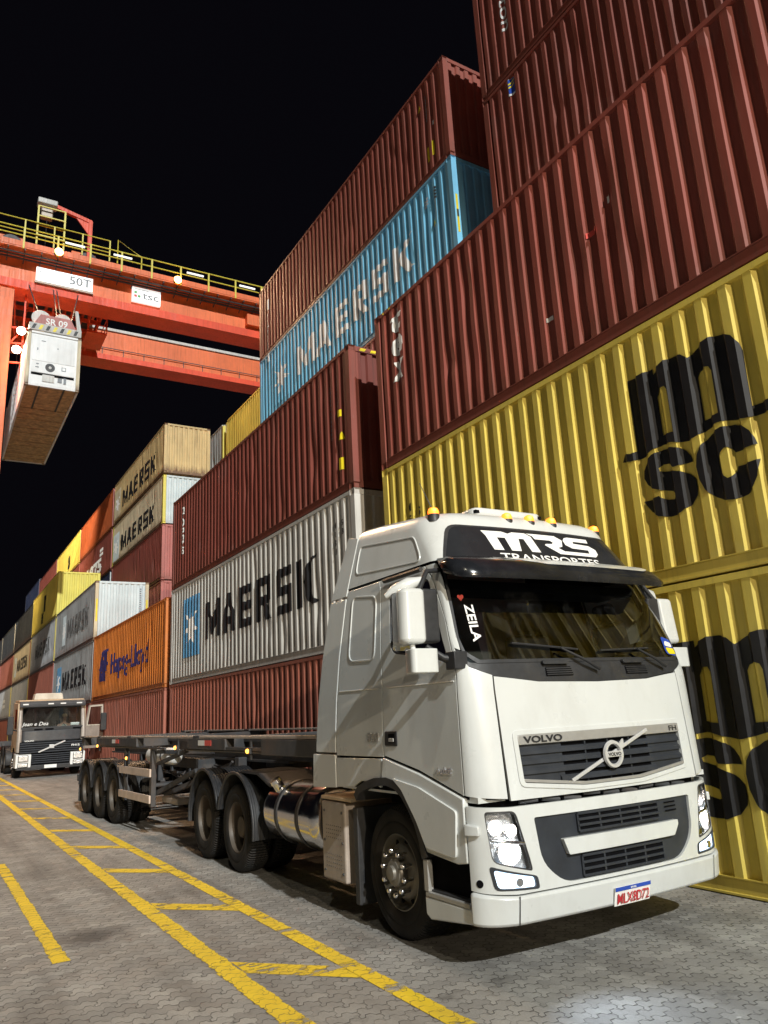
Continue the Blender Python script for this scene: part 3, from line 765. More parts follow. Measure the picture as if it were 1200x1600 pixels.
def tp(name, poly, m='truck_white', d=0., thick=.025, parent=truck, bevel=.006, smooth=35, r=None, holes=None):
    bm = fill([poly]+holes) if holes else flat_ngon(poly)
    if holes: bmesh.ops.dissolve_limit(bm, angle_limit=.01, verts=bm.verts, edges=bm.edges)
    return patch(name, bm, W, m, parent, d, thick, CUTU, CUTZ, smooth, bevel)
def ls(pts): return [(-uS(y), z) for y, z in pts]        # left-side polygon in (y, z)
def rs(pts): return [(uS(y), z) for y, z in pts]
# inner black shell with openings for the glass
g = MB()
us = sorted({round(s*k, 4) for s in (-1, 1) for k in [0, .3, .6, .9, .96, 1.02, 1.08, 1.14, 1.2, 1.26, 1.32, 1.37, uS(.34), uS(1.22), 1.9, 2.1, 2.6, uS(2.26)]})
zs = [1.14, 1.3, 1.7, 2.0, 2.1, 2.2, 2.5, 2.82, 2.88, 3.1, 3.3]
vs = [W(u, z, -.028) for z in zs for u in us]; nU = len(us); fs = []
for i in range(len(zs)-1):
    for j in range(nU-1):
        um, zm = (us[j]+us[j+1])/2, (zs[i]+zs[i+1])/2
        if abs(um) < 1.2 and 2.1 < zm < 2.82: continue
        if uS(.34) < abs(um) < uS(1.22) and 2.2 < zm < 2.88: continue
        fs.append((i*nU+j, i*nU+j+1, (i+1)*nU+j+1, (i+1)*nU+j))
g.add(vs, fs); g.build('cab_shell', 'void', truck)
b = MB(); b.box(-1.18, 1.18, 2.16, 2.2, 1.14, 2.2); b.box(-.98, .98, 1.95, 2.0, 2.2, 3.4); b.box(-1.22, 1.22, .16, 2.22, 1.12, 1.16); b.build('cab_rear_wall', 'truck_white', truck)
# --- roof: rings shrinking in from the top of the side walls
def ztop(t): return 3.30+.12*min(1, max(0, (t-1.2)/2.1))
ru = sorted({round(s*k, 4) for s in (-1, 1) for k in [0, .15, .3, .45, .6, .75, .9, .98, 1.06, 1.14, 1.22, 1.3, 1.37, 1.6, 1.9, 2.2, 2.6, 3.0, uS(2.27)]})
b = MB(); rings = []
zlow = 2.955
for k in range(5):
    rings.append([W(u, zlow+(ztop(abs(u))-zlow)*k/4, 0) for u in ru])
base = rings[-1]
for f, dz in ((.985, .05), (.95, .095), (.88, .135), (.76, .165), (.5, .19), (.2, .2), (.0, .203)):
    rings.append([((p[0])*f, 1.45+(p[1]-1.45)*(f if p[1] < 1.45 else min(1, f+.25+.75*(1 - f)*.8)), p[2]+dz) for p in base])
n = len(ru)
b.add([p for r_ in rings for p in r_], [(i*n+j, i*n+j+1, (i+1)*n+j+1, (i+1)*n+j) for i in range(len(rings)-1) for j in range(n-1)])
roof = b.build('roof', 'truck_white', truck, smooth=40)
b = MB(); b.prism(rp([(-.42, .95), (.42, .95), (.36, 1.75), (-.36, 1.75)], .1), 'z', 3.49, 3.575); b.build('roof_hatch', 'truck_white', truck, smooth=40, bevel=.03, segs=3)
b = MB(); b.prism([(-.40, .955), (.40, .955), (.40, 1.0), (-.40, 1.0)], 'z', 3.515, 3.545); b.build('hatch_gap', 'void', truck)
# raised outlines on the side of the roof and sleeper
def outline(name, pts, rad, d=0., rr=.009, side=ls, parent=roof):
    q = rp(pts, rad, 5); w_ = side(q)
    pp = []
    for i, (a, c_) in enumerate(w_):
        a2, c2 = w_[(i+1) % len(w_)]
        for k in range(3): pp.append(W(a+(a2-a)*k/3, c_+(c2-c_)*k/3, d))
    return MB().tube(pp, rr, 6, closed=True).build(name, 'truck_white', parent, smooth=50)
for sd in (ls, rs):
    sp = tp('side_panel', sd([(1.40, 1.41), (2.27, 1.405), (2.27, 2.93), (1.40, 2.93)]))
    outline('panel_ridge', [(1.52, 2.23), (2.06, 2.25), (2.10, 2.86), (1.50, 2.80)], .1, side=sd, parent=sp)
    outline('panel_ridge', [(.40, 2.99), (2.12, 3.08), (2.12, 3.36), (.36, 3.235)], .09, side=sd, parent=roof)
    tp('roof_seam_strip', sd([(.55, 2.937), (2.27, 2.937), (2.27, 2.951), (.55, 2.951)]), 'black', -.012, .01, bevel=0)
    sp2 = tp('side_skirt', sd([(1.47, 1.16), (1.60, 1.20), (1.80, 1.20), (1.95, 1.145), (2.27, 1.125), (2.27, 1.385), (1.43, 1.395)]), d=.004)
    # air deflectors behind the cab, in three pieces
    tp('side_deflector', sd([(2.285, 1.43), (2.70, 1.43), (2.62, 2.86), (2.285, 2.86)]), d=.006)
    tp('side_deflector', sd([(2.285, 2.885), (2.61, 2.885), (2.50, 3.50), (2.285, 3.46)]), d=.006)
    tp('side_deflector', sd([(2.285, 1.12), (2.78, 1.10), (2.76, 1.41), (2.285, 1.41)]), d=.012)
    # belt crease
    pts = [W((-1 if sd is ls else 1)*uS(y_), 1.985-.02*(1-y_/2.3), .001) for y_ in [1.43+.1*k for k in range(9)]]
    MB().tube(pts, .006, 6).build('crease', 'truck_white', sp, smooth=50)
    # door with window
    win = rp([(1.21, 2.26), (1.21, 2.865), (.43, 2.82), (.345, 2.10), (.55, 2.17)], [.1, .06, .05, .02, .2], 5)
    door = tp('door', sd([(.285, 1.17), (.285, 2.45), (.40, 2.93), (1.385, 2.93), (1.385, 1.425), (.85, 1.325)]), holes=[sd(win)], bevel=.005)
    tp('window_frame', sd(rp([(1.235, 2.235), (1.235, 2.89), (.415, 2.845), (.325, 2.06), (.55, 2.14)], [.11, .07, .05, .02, .2], 5)), 'black', -.002, .02, parent=door, holes=[sd(rp([(1.195, 2.275), (1.195, 2.85), (.44, 2.805), (.36, 2.13), (.56, 2.185)], [.1, .06, .05, .02, .2], 5))], bevel=0)
    tp('side_window', sd(win), 'glass_dark', -.015, 0, parent=door, bevel=0)
    pts = [W((-1 if sd is ls else 1)*uS(y_), 1.975, .001) for y_ in [.31+.1*k for k in range(11)]]
    MB().tube(pts, .006, 6).build('crease', 'truck_white', door, smooth=50)
    pts = [W((-1 if sd is ls else 1)*uS(y_), 2.905-.0*y_, .03) for y_ in [.42+.1*k for k in range(9)]]
    MB().tube(pts, .022, 6).build('rain_gutter', 'black', door, smooth=50)
    # fender panel under the door: upper bevelled strip, lower bulging plate
    fl = tp('lower_door_panel', sd([(.285, 1.15), (.285, .72), (.40, .70), (.80, .735), (.90, .90), (1.10, 1.14), (1.26, 1.215), (1.44, 1.23), (1.40, 1.405), (.85, 1.30)]), d=.012, thick=.05, bevel=.01)
    tp('panel_crease', sd(rp([(.36, 1.06), (.40, .74), (.78, .77), (.90, .95), (1.10, 1.17), (1.24, 1.25), (.85, 1.20)], .03, 3)), d=.03, thick=.03, parent=fl, bevel=.014)
    # wheel arch lip
    s_ = -1 if sd is ls else 1
    ap = []
    for y_, z_ in [(.80, .70), (.84, .84), (.90, .96), (1.0, 1.08), (1.10, 1.17), (1.22, 1.23), (1.36, 1.25), (1.56, 1.235), (1.72, 1.20), (1.86, 1.15), (1.93, 1.08)]:
        ap.append((y_, z_))
    g = MB(); m_ = len(ap); vv = []
    for (y_, z_) in ap:
        ny, nz = (y_-1.37), (z_-.5); l = math.hypot(ny, nz); ny /= l; nz /= l
        vv += [(s_*1.268, y_, z_), (s_*1.268, y_-ny*.065, z_-nz*.065), (s_*.80, y_-ny*.085, z_-nz*.085), (s_*.80, y_+.0, z_+.0)]
    g.add(vv, [(4*i+k, 4*i+(k+1) % 4, 4*i+4+(k+1) % 4, 4*i+4+k) for i in range(m_-1) for k in range(4)]+[(0,1,2,3), (4*m_-4, 4*m_-3, 4*m_-2, 4*m_-1)])
    g.build('wheel_arch', 'black', truck, smooth=50)
    # steps behind the bumper corner
    b = MB(); b.box(*sorted((s_*.95, s_*1.19)), .30, .86, .42, .72); b.build('step_recess', 'void', truck)
    b = MB(); b.box(*sorted((s_*1.02, s_*1.235)), .32, .84, .455, .475); st = b.build('step', 'black', truck, bevel=.004)
    b = MB(); b.box(*sorted((s_*1.20, s_*1.26)), .30, .85, .425, .46); b.box(*sorted((s_*1.215, s_*1.262)), .80, .86, .46, .68); b.build('step_edge', 'brushed', st, bevel=.006)
    tp('bumper_side', sd([(.272, .33), (.80, .27), (.86, .30), (.865, .425), (.272, .425)]), d=.008, bevel=.012)
    # front corner beside the hood
    tp('corner_panel', [(s_*q, z_) for q, z_ in [(1.005, 1.14), (uS(.268), 1.17), (uS(.268), 2.42), (1.315, 2.20), (1.18, 2.07), (1.005, 2.005)]])
    tp('windshield_pillar', [(s_*q, z_) for q, z_ in [(1.315, 2.22), (uS(.275), 2.44), (uS(.37), 2.93), (1.29, 2.93), (1.255, 2.6), (1.235, 2.2)]], bevel=.004)
# door furniture (left side, the one in view)
def side_plane(y0, z0):
    return lambda u, v, d: W(-uS(y0-u), z0+v, d)       # text on the left side reads from the rear towards the front
dl = [o for o in truck.children if o.name.startswith('door')][0]
tp('door_handle', ls(rp([(1.16, 1.50), (1.36, 1.50), (1.36, 1.62), (1.16, 1.62)], .02)), 'black', .008, .03, parent=dl)
tp('handle_recess', ls(rp([(1.19, 1.525), (1.29, 1.525), (1.29, 1.60), (1.19, 1.60)], .01)), 'void', .011, 0, parent=dl, bevel=0)
tp('keyhole', ls(rp([(1.20, 1.535), (1.275, 1.535), (1.275, 1.565), (1.20, 1.565)], .005)), 'brushed', .02, .01, parent=dl, bevel=.002)
sl = [o for o in truck.children if o.name.startswith('side_panel')][0]
patch('lettering', text('500', .075, .20, bold=.03), side_plane(1.66, 1.535), 'brushed', sl, .008, .008)
patch('lettering', text('i-shift', .05, .2, bold=.02, shear=.3), side_plane(.60, 1.31), 'chrome', dl, .01, .01)
# --- front: hood with grille
hood_poly = [(-.985, 1.125), (.985, 1.125), (.995, 1.985), (.6, 1.94), (0, 1.93), (-.6, 1.945), (-.995, 1.995)]
gr = rp([(-.875, 1.565), (.875, 1.565), (.865, 1.235), (.30, 1.175), (-.30, 1.175), (-.865, 1.235)], .02, 3)
hood = tp('hood', hood_poly, holes=[gr])
tp('hood_edge', rp([(-.915, 1.60), (.915, 1.60), (.905, 1.21), (.32, 1.145), (-.32, 1.145), (-.905, 1.21)], .05, 4), d=.009, thick=.02, parent=hood, holes=[gr], bevel=.007)
grille = tp('grille', [(-.875, 1.565), (.875, 1.565), (.865, 1.235), (.30, 1.175), (-.30, 1.175), (-.865, 1.235)], 'void', -.07, .01, bevel=0)
for k in range(5):
    z0 = 1.215+.068*k
    g = MB(); pr = []
    for u in [-.865+.0865*2*i for i in range(11)]:
        pr.append([W(u, z0+.046, -.012), W(u, z0+.03, .0), W(u, z0+.006, .002), W(u, z0-.004, -.05)])
    if k == 0: pr = pr[2:-2]
    g.add([p for q in pr for p in q], [(4*i+a, 4*i+(a+1) % 4, 4*i+4+(a+1) % 4, 4*i+4+a) for i in range(len(pr)-1) for a in range(4)])
    g.build('slat', 'grille', grille, smooth=30)
for s_ in (-1, 1):
    tp('side_blank', [(s_*.47, 1.53), (s_*.868, 1.53), (s_*.86, 1.235), (s_*.47, 1.20)], 'grille', -.016, .02, parent=grille, bevel=0)
for u in (-.24, -.0, .24): MB().box(u-.007, u+.007, W(u, 1.4, 0)[1]+.01, W(u, 1.4, 0)[1]+.05, 1.19, 1.53).build('upright', 'grille', grille)
tp('trim_bar', [(-.875, 1.495), (.875, 1.495), (.877, 1.565), (-.877, 1.565)], 'brushed', .012, .03, parent=grille)
tp('lower_trim', [(-.868, 1.24), (-.30, 1.178), (.30, 1.178), (.868, 1.24), (.868, 1.262), (.29, 1.20), (-.29, 1.20), (-.868, 1.262)], 'brushed', .008, .02, parent=grille, bevel=.003)
def fpl(u0, z0): return lambda u, v, d: W(u0+u, z0+v, d)
patch('lettering', text('VOLVO', .047, .36, bold=.035), fpl(-.83, 1.508), 'ink', grille, .017, cu=CUTU)
patch('lettering', text('FH', .042, .10, bold=.005), fpl(.74, 1.510), 'ink', grille, .017, cu=CUTU)
# emblem: diagonal bar, ring and arrow
g = MB(); yb = W(0, 1.38, 0)[1]
g.beam((-.43, yb-.01, 1.215), (.43, yb-.012, 1.535), .016, .026); g.build('emblem_bar', 'emblem', grille, bevel=.004)
g = MB(); g.lathe([(.072, -.03), (.078, -.048), (.098, -.048), (.104, -.03)], 'y', 40, (0, yb, 1.375), 1, cap=False)
g.prism([(.066, 1.445), (.115, 1.445+.038), (.118, 1.425), (.106, 1.428), (.082, 1.40)], 'y', yb-.045, yb-.03)
g.build('emblem_ring', 'emblem', grille, smooth=40)
g = MB(); g.box(-.085, .085, yb-.05, yb-.035, 1.355, 1.397); g.build('emblem_bar', 'emblem', grille, bevel=.003)
patch('lettering', move(text('VOLVO', .026, .14, bold=.04), -.07, 1.363), lambda u, v, d: (u, yb-.05-d, v), 'ink', grille, .002)
# --- windshield, cowl, wipers, visor
tp('cowl', [(-1.205, 2.175), (-1.30, 2.23), (-1.315, 2.205), (-1.18, 2.06), (-1.0, 1.995), (-.6, 1.945), (0, 1.93), (.6, 1.945), (1.0, 1.995), (1.18, 2.06), (1.315, 2.205), (1.30, 2.23), (1.205, 2.175), (1.1, 2.105), (-1.1, 2.105)], 'black', -.006, .02, bevel=.004)
for u0 in (-.38, .50):
    g = tp('cowl_vent', rp([(u0-.14, 1.985), (u0+.14, 1.985), (u0+.13, 2.055), (u0-.13, 2.055)], .01), 'void', .0, 0, bevel=0)
    for k in range(4): tp('vent_slat', [(u0-.13, 1.992+.016*k), (u0+.13, 1.992+.016*k), (u0+.13, 2.000+.016*k), (u0-.13, 2.000+.016*k)], 'black', .006, .006, parent=g, bevel=0)
    tp('wiper_cover', rp([(u0-.16, 2.075), (u0+.10, 2.075), (u0+.10, 2.105), (u0-.16, 2.105)], .015), 'black', .03, .03, bevel=.006)
ws = tp('windshield', rp([(-1.19, 2.10), (1.19, 2.10), (1.225, 2.19), (1.235, 2.84), (-1.235, 2.84), (-1.225, 2.19)], [.06, .06, .02, .02, .02, .02], 3), 'glass', -.004, 0, bevel=0)
tp('windshield_trim', [(-1.10, 2.095), (1.10, 2.095), (1.215, 2.175), (1.25, 2.3), (1.25, 2.85), (-1.25, 2.85), (-1.25, 2.3), (-1.215, 2.175)], 'black', .0, .015, bevel=.003,
   holes=[[(-1.075, 2.122), (1.075, 2.122), (1.185, 2.19), (1.215, 2.3), (1.215, 2.83), (-1.215, 2.83), (-1.215, 2.3), (-1.185, 2.19)]])
def tex_ws(u0, z0, rot): return lambda u, v, d: W(u0+u*math.cos(rot)-v*math.sin(rot), z0+u*math.sin(rot)+v*math.cos(rot), d)
patch('lettering', text('ZEILA', .075, .30, bold=.02), tex_ws(-1.10, 2.56, -PI/2+.05), 'ink_white', ws, .002)
patch('lettering', text('SCANIA DO'[0:0]+'GAROTA DA', .028, .24, bold=.01), tex_ws(-.985, 2.50, -PI/2+.05), 'ink_white', ws, .002) if False else None
hp = [(0.03*math.sin(a)**3*16/16, .03*(13*math.cos(a)-5*math.cos(2*a)-2*math.cos(3*a)-math.cos(4*a))/16) for a in [2*PI*k/20 for k in range(20)]]
patch('heart_sticker', flat_ngon(hp), fpl(-1.12, 2.62), 'tag_red', ws, .003)
patch('sticker', flat_ngon(rp([(0, 0), (.15, -.02), (.17, .13), (.02, .16)], .03)), fpl(.99, 2.15), 'plate_blue', ws, .002)
patch('sticker', flat_ngon(rp([(.03, 0.0), (.16, .0), (.165, .05), (.02, .06)], .02)), fpl(.99, 2.15), 'tag_yellow', ws, .004)
patch('sticker', flat_ngon(rp([(.02, .075), (.14, .06), (.15, .1), (.05, .12)], .02)), fpl(.99, 2.15), 'ink_white', ws, .004)
for (a0, a1, b0, b1) in (((.02, 2.03), (-.33, 2.20), (-.78, 2.245), (-.13, 2.19)), ((.86, 2.04), (.56, 2.19), (.12, 2.18), (.74, 2.20))):
    g = MB(); g.tube([W(*a0, .04), W((a0[0]*.6+a1[0]*.4), a0[1]*.6+a1[1]*.4, .06), W(*a1, .05)], [.016, .013, .009], 8); wp = g.build('wiper', 'black', truck, smooth=50)
    g = MB(); g.tube([W(b0[0]+(b1[0]-b0[0])*k/6, b0[1]+(b1[1]-b0[1])*k/6, .022) for k in range(7)], .009, 6)
    g.tube([W(b0[0]+(b1[0]-b0[0])*k/6, b0[1]+(b1[1]-b0[1])*k/6, .008) for k in range(7)], .006, 6); g.build('wiper_blade', 'black', wp, smooth=50)
g = MB(); vu = [-1.24+2.34*k/36 for k in range(37)]; pr = []
for u in vu:
    e = min(1, (u+1.24)/.14, (1.10-u)/.14); e = math.sqrt(max(0, 1-(1-e)**2)); e = .35+.65*e
    pr.append([W(u, 2.80+.09*(1-e), .02), W(u, 2.735+.12*(1-e), .295*e), W(u, 2.775+.085*(1-e), .32*e), W(u, 2.885, .25*e+.02), W(u, 2.95, .14*e+.01), W(u, 2.972, .012), W(u, 2.90, .0)])
g.add([p for q in pr for p in q], [(7*i+a, 7*i+(a+1) % 7, 7*i+7+(a+1) % 7, 7*i+7+a) for i in range(36) for a in range(7)]+[tuple(range(7)), tuple(range(36*7, 37*7))])
vis = g.build('sun_visor', 'visor', truck, smooth=60)
g = MB(); su = [-.74+1.76*k/24 for k in range(25)]; pr = []
for k, u in enumerate(su):
    t_ = min(1, (k+1)/6, (25-k)/2.5); top = 2.968
    def vis_pt(z_):
        dd = tab([(2.775, .32), (2.885, .27), (2.95, .15), (2.972, .022)], z_); return W(u, z_, dd+.006)
    lo = 2.955-.075*t_
    pr.append([vis_pt(lo), vis_pt(min(2.95, lo+.03)), vis_pt(2.95), vis_pt(2.970)])
g.add([p for q in pr for p in q], [(4*i+a, 4*i+a+1, 4*i+5+a, 4*i+4+a) for i in range(24) for a in range(3)]); g.build('visor_strip', 'truck_white', vis, smooth=60)
# --- lettered roof sign with lamps above
sg = rp([(-1.16, 2.97), (1.16, 2.97), (1.11, 3.28), (-1.05, 3.285)], [.03, .03, .07, .07], 4)
tp('sign_trim', rp([(-1.19, 2.955), (1.19, 2.955), (1.135, 3.30), (-1.075, 3.305)], [.03, .03, .08, .08], 4), 'black', .006, .02, holes=[sg], bevel=.003)
sign = tp('roof_sign', sg, 'sign_black', .004, .02, bevel=0)
def mrs():
    lp = [[(0,1),(.62,1),(.80,.92),(.95,1),(1.36,1),(1.52,.86),(1.60,.15),(1.32,.15),(1.24,.72),(1.08,.72),(1.0,.15),(.72,.15),(.66,.72),(.42,.72),(.50,.15),(.22,.15),(.10,.78),(0,1)],
          [(1.40,1),(2.38,1),(2.58,.82),(2.46,.52),(2.28,.44),(2.62,.15),(2.24,.15),(1.86,.52),(1.92,.58),(2.14,.60),(2.20,.68),(2.12,.76),(1.62,.76),(1.58,.90)],
          [(2.72,.95),(2.86,1),(3.62,1),(3.58,.82),(2.98,.82),(2.96,.72),(3.52,.68),(3.70,.52),(3.66,.30),(3.50,.15),(2.60,.15),(2.46,.30),(3.34,.30),(3.38,.46),(2.80,.48),(2.62,.62),(2.62,.82)]]
    return fill(lp)
patch('lettering', move(mrs(), -.76, 3.03, 0, .42, .225), W, 'ink_white', sign, .008, cu=CUTU, cv=CUTZ)
patch('lettering', move(text('TRANSPORTES', .075, 1.32, bold=.01), -.62, 2.962), W, 'ink_white', sign, .008, cu=CUTU, cv=CUTZ)
for u0 in (-1.13, -.30, .02, .36, 1.20):
    p = Vector(W(u0, 3.33 if abs(u0) < 1 else 3.36, 0))+Vector((0, .05 if abs(u0) < 1 else .03, .06 if abs(u0) < 1 else .045))
    g = MB(); g.lathe([(.0, -.06), (.06, -.06), (.052, .01), (.0, .012)], 'z', 16, p); hb = g.build('marker_lamp', 'black', truck, smooth=50)
    g = MB(); g.lathe([(.05, .008), (.05, .035), (.04, .062), (.015, .074), (.001, .075)], 'z', 16, p); g.build('lamp_lens', 'amber', hb, smooth=60)
    g = MB(); g.lathe([(.001, .025), (.022, .03), (.022, .055), (.001, .062)], 'z', 10, p+Vector((-.012, -.03, .0))); g.build('bulb', 'amber_hot', hb)
g = MB(); p = Vector(W(-1.05, 3.36, 0)); g.tube([p+Vector((0, .12, .02)), p+Vector((-.1, .22, .38))], [.006, .003], 6); g.build('antenna', 'black', truck)
# --- bumper
bump = rp([(-1.37, .545), (-1.0, .515), (1.0, .515), (1.37, .545), (1.37, .33), (1.0, .325), (-1.0, .325), (-1.37, .33)], .0)
bumper = tp('bumper', bump, d=.026, thick=.07, bevel=.025)
for s_ in (-1, 1): tp('bumper_seam', [(s_*1.0, .33), (s_*1.008, .33), (s_*1.008, .517), (s_*1.0, .517)], 'black', .0275, 0, parent=bumper, bevel=0)
lg = [(-.80, 1.005), (.86, 1.005), (.84, .80), (.78, .62), (.62, .545), (-.60, .545), (-.74, .62), (-.80, .80)]
lg = rp([(-.83, 1.0), (.83, 1.0), (.80, .70), (.62, .548), (-.62, .548), (-.80, .70)], [.02, .02, .1, .1, .1, .1], 4)
def hl(s_): return rp([(s_*1.19, 1.065), (s_*.97, 1.06), (s_*.88, .655), (s_*1.16, .735)], [.03, .04, .03, .05], 4)
def fog(s_): return rp([(s_*1.17, .70), (s_*.865, .62), (s_*.855, .55), (s_*1.14, .565)], [.03, .02, .02, .03], 3)
face = tp('bumper_face', [(-1.37, .55), (-1.0, .525), (1.0, .525), (1.37, .55), (1.37, 1.10), (1.0, 1.085), (-1.0, 1.085), (-1.37, 1.10)], holes=[lg, hl(-1), hl(1), fog(-1), fog(1)], d=.004, thick=.03)
g = MB(); vv = [W(u, z, -.09) for z in (.34, 1.14) for u in [k*.137 for k in range(-10, 11)]]; g.add(vv, [(i, i+1, i+22, i+21) for i in range(20)]); g.build('bumper_backing', 'void', truck)
lgp = tp('lower_grille', lg, 'grille', -.015, .03, bevel=.004)
for (z0, z1) in ((.865, .985), (.565, .70)):
    o = tp('grille_opening', [(-.42, z0), (.42, z0), (.42, z1), (-.42, z1)], 'void', -.013, 0, parent=lgp, bevel=0)
    nb = 3
    for k in range(nb+1):
        zz = z0+(z1-z0)*k/nb
        tp('grille_bar', [(-.43, zz-.009), (.43, zz-.009), (.43, zz+.009), (-.43, zz+.009)], 'grille', .003, .02, parent=lgp, bevel=.003)
    for u in (-.43, -.215, 0, .215, .43): tp('grille_bar', [(u-.008, z0), (u+.008, z0), (u+.008, z1), (u-.008, z1)], 'grille', -.001, .016, parent=lgp, bevel=0)
tp('grille_crossbar', rp([(-.60, .825), (-.56, .725), (.56, .725), (.62, .80), (.62, .835), (-.60, .835)], .01), 'truck_white', .02, .04, parent=lgp)
for k in range(3): tp('vent_slot', [(.52, .90+.03*k), (.66, .90+.03*k), (.66, .911+.03*k), (.52, .911+.03*k)], 'void', -.012, 0, parent=lgp, bevel=0)
g = MB()
for k in range(9): g.tube([W(-.9+.2*k, 1.10+.01*(k % 2), -.05), W(-.75+.2*k, 1.108-.012*(k % 3), -.03)], .012+.004*(k % 3), 6)
g.build('hood_latch', 'chassis', truck, smooth=50)
for s_ in (-1, 1):
    hd = tp('headlight', hl(s_), 'lens', -.002, 0, bevel=0)
    tp('headlight_bowl', hl(s_), 'reflector', -.075, 0, parent=hd, bevel=0)
    tp('headlight_rim', hl(s_), 'black', .003, .02, parent=hd, holes=[[(a*(1)+(s_*1.09-a)*.06, b_+(.87-b_)*.06) for a, b_ in hl(s_)]], bevel=.002)
    for uu, zz, rr in ((1.115, .955, .052), (1.005, .93, .045), (1.03, .79, .085)):
        p = Vector(W(s_*uu, zz, -.07)); q = Vector(W(s_*uu, zz, -.02)); dr = (q-p).normalized()
        g = MB(); g.tube([p, p+dr*.02, q], [rr*.4, rr*.8, rr], 20, caps=False); g.build('reflector_cup', 'reflector', hd, smooth=50)
        g = MB(); g.tube([p+dr*.006, p+dr*.03], rr*(.2 if zz > .85 else .26), 14); g.build('bulb', 'halogen', hd)
    g = MB(); g.tube([W(s_*1.165, .875, -.02), W(s_*1.05, .862, -.012), W(s_*.925, .84, -.01)], .012, 8); g.build('lamp_divider', 'chrome', hd, smooth=50)
    fg = tp('fog_lamp', fog(s_), 'led', -.012, .02, bevel=0)
    cx, cz = s_*1.0, .605
    tp('fog_rim', [(cx+(a-cx)*1.12, cz+(b_-cz)*1.18) for a, b_ in fog(s_)], 'grille', .007, .02, parent=fg, holes=[[(cx+(a-cx)*.93, cz+(b_-cz)*.9) for a, b_ in fog(s_)]], bevel=.003)
    p = Vector(W(s_*.99, .60, .0)); q = Vector(W(s_*.99, .60, .012)); MB().tube([p, q], .028, 16).build('fog_lens', 'chrome', fg, smooth=50)
    p = Vector(W(s_*1.27, .60, 0)); q = Vector(W(s_*1.27, .60, .006)); MB().tube([p, q], .026, 16).build('tow_hole', 'void', face)
    b = tp('side_marker_step', [(s_*1.365, .985), (s_*1.235, .975), (s_*1.235, .91), (s_*1.365, .905)], 'truck_white', .035, .04, bevel=.008)
pl = tp('licence_plate', [(-.185, .325), (.185, .325), (.185, .455), (-.185, .455)], 'ink_white', .040, .008, bevel=.002)
tp('plate_band', [(-.185, .428), (.185, .428), (.185, .455), (-.185, .455)], 'plate_blue', .0425, 0, parent=pl, bevel=0)
patch('lettering', move(text('MLX8D72', .075, .33, bold=.012), -.165, .340), W, 'plate_red', pl, .0435)
patch('lettering', move(text('BRASIL', .013, .06, bold=.02), -.03, .434), W, 'ink_white', pl, .0435)
# --- mirrors
for s_ in (-1, 1):
    mr = MB(); mr.prism(rp([(0, 0), (.19, 0), (.18, .16), (.05, .19), (-.02, .1)], .05, 5), 'z', 2.26, 2.68)
    for i, p in enumerate(mr.v): mr.v[i] = (s_*(1.655-p[0]-(.02 if p[2] > 2.5 else 0)), p[1]+.33+(p[2]-2.2)*.06, p[2])
    m_ = mr.build('mirror', 'truck_white', truck, smooth=40, bevel=.035, segs=3)
    g = MB(); g.box(*sorted((s_*1.32, s_*1.47)), .375, .50, 2.27, 2.68); g.build('mirror_back', 'black', m_, bevel=.02, segs=3)
    g = MB(); g.prism(rp([(1.485, 2.22), (1.665, 2.22), (1.655, 2.66), (1.495, 2.66)], .03), 'y', .505, .515)
    for i, p in enumerate(g.v): g.v[i] = (s_*p[0], p[1]+.012, p[2])
    g.build('mirror_glass', 'chrome', m_)
    g = MB(); g.tube([(s_*1.56, .42, 2.28), (s_*1.56, .40, 2.20)], .022, 8)
    g.prism(rp([(0, 0), (.24, 0), (.24, .15), (.03, .17)], .05, 4), 'z', 2.04, 2.215)
    k0 = 16
    for i in range(16, len(g.v)):
        p = g.v[i]; g.v[i] = (s_*(1.66-p[0]), p[1]+.26, p[2])
    g.build('lower_mirror', 'truck_white', m_, smooth=40, bevel=.03, segs=3)
    g = MB(); g.tube([(s_*1.23, .28, 2.13), (s_*1.34, .33, 2.15), (s_*1.46, .38, 2.24)], [.032, .026, .022], 8); g.box(*sorted((s_*1.20, s_*1.32)), .22, .34, 2.06, 2.19)
    g2 = MB(); g2.tube([(s_*1.20, .52, 2.86), (s_*1.36, .46, 2.83), (s_*1.47, .42, 2.66)], .02, 8); g2.build('mirror_arm', 'black', m_, smooth=50)
    g.build('mirror_arm', 'black', m_, smooth=50, bevel=.006)
    g = MB(); g.tube([(s_*1.66, .60, 2.64), (s_*1.60, .56, 2.68), (s_*1.50, .50, 2.73), (s_*1.40, .47, 2.76)], [.02, .05, .055, .03], 10); g.build('kerb_mirror', 'truck_white', m_, smooth=60)
for o in [o for o in truck.children if o.name.startswith('mirror')]:
    o.location.x = -.25 if o.data.vertices[0].co.x > 0 else .03
# --- cab interior
g = MB(); g.box(-1.16, 1.16, .50, .95, 1.6, 2.08); g.box(-1.16, 1.16, .22, .52, 1.6, 2.04); g.build('dashboard', 'cab_inner', truck, bevel=.04)
for x_ in (-.62, .62):
    g = MB(); g.box(x_-.26, x_+.26, 1.05, 1.55, 1.62, 1.78); g.box(x_-.25, x_+.25, 1.50, 1.66, 1.72, 2.45); g.box(x_-.15, x_+.15, 1.50, 1.60, 2.47, 2.68); g.build('seat', 'seat', truck, bevel=.05, segs=3)
g = MB(); g.tube([(.62+.22*math.cos(a), .93+.22*math.sin(a)*.75, 2.10+.22*math.sin(a)*.62) for a in [2*PI*k/28 for k in range(28)]], .015, 8, closed=True)
g.tube([(.42, .93, 2.10), (.82, .93, 2.10)], .014, 6); g.tube([(.62, .93, 2.10), (.62, .82, 1.95)], .03, 8); g.build('steering_wheel', 'black', truck, smooth=60)
g = MB(); g.box(-1.12, 1.12, 2.10, 2.14, 1.5, 3.1); g.build('cab_curtain', 'seat', truck)
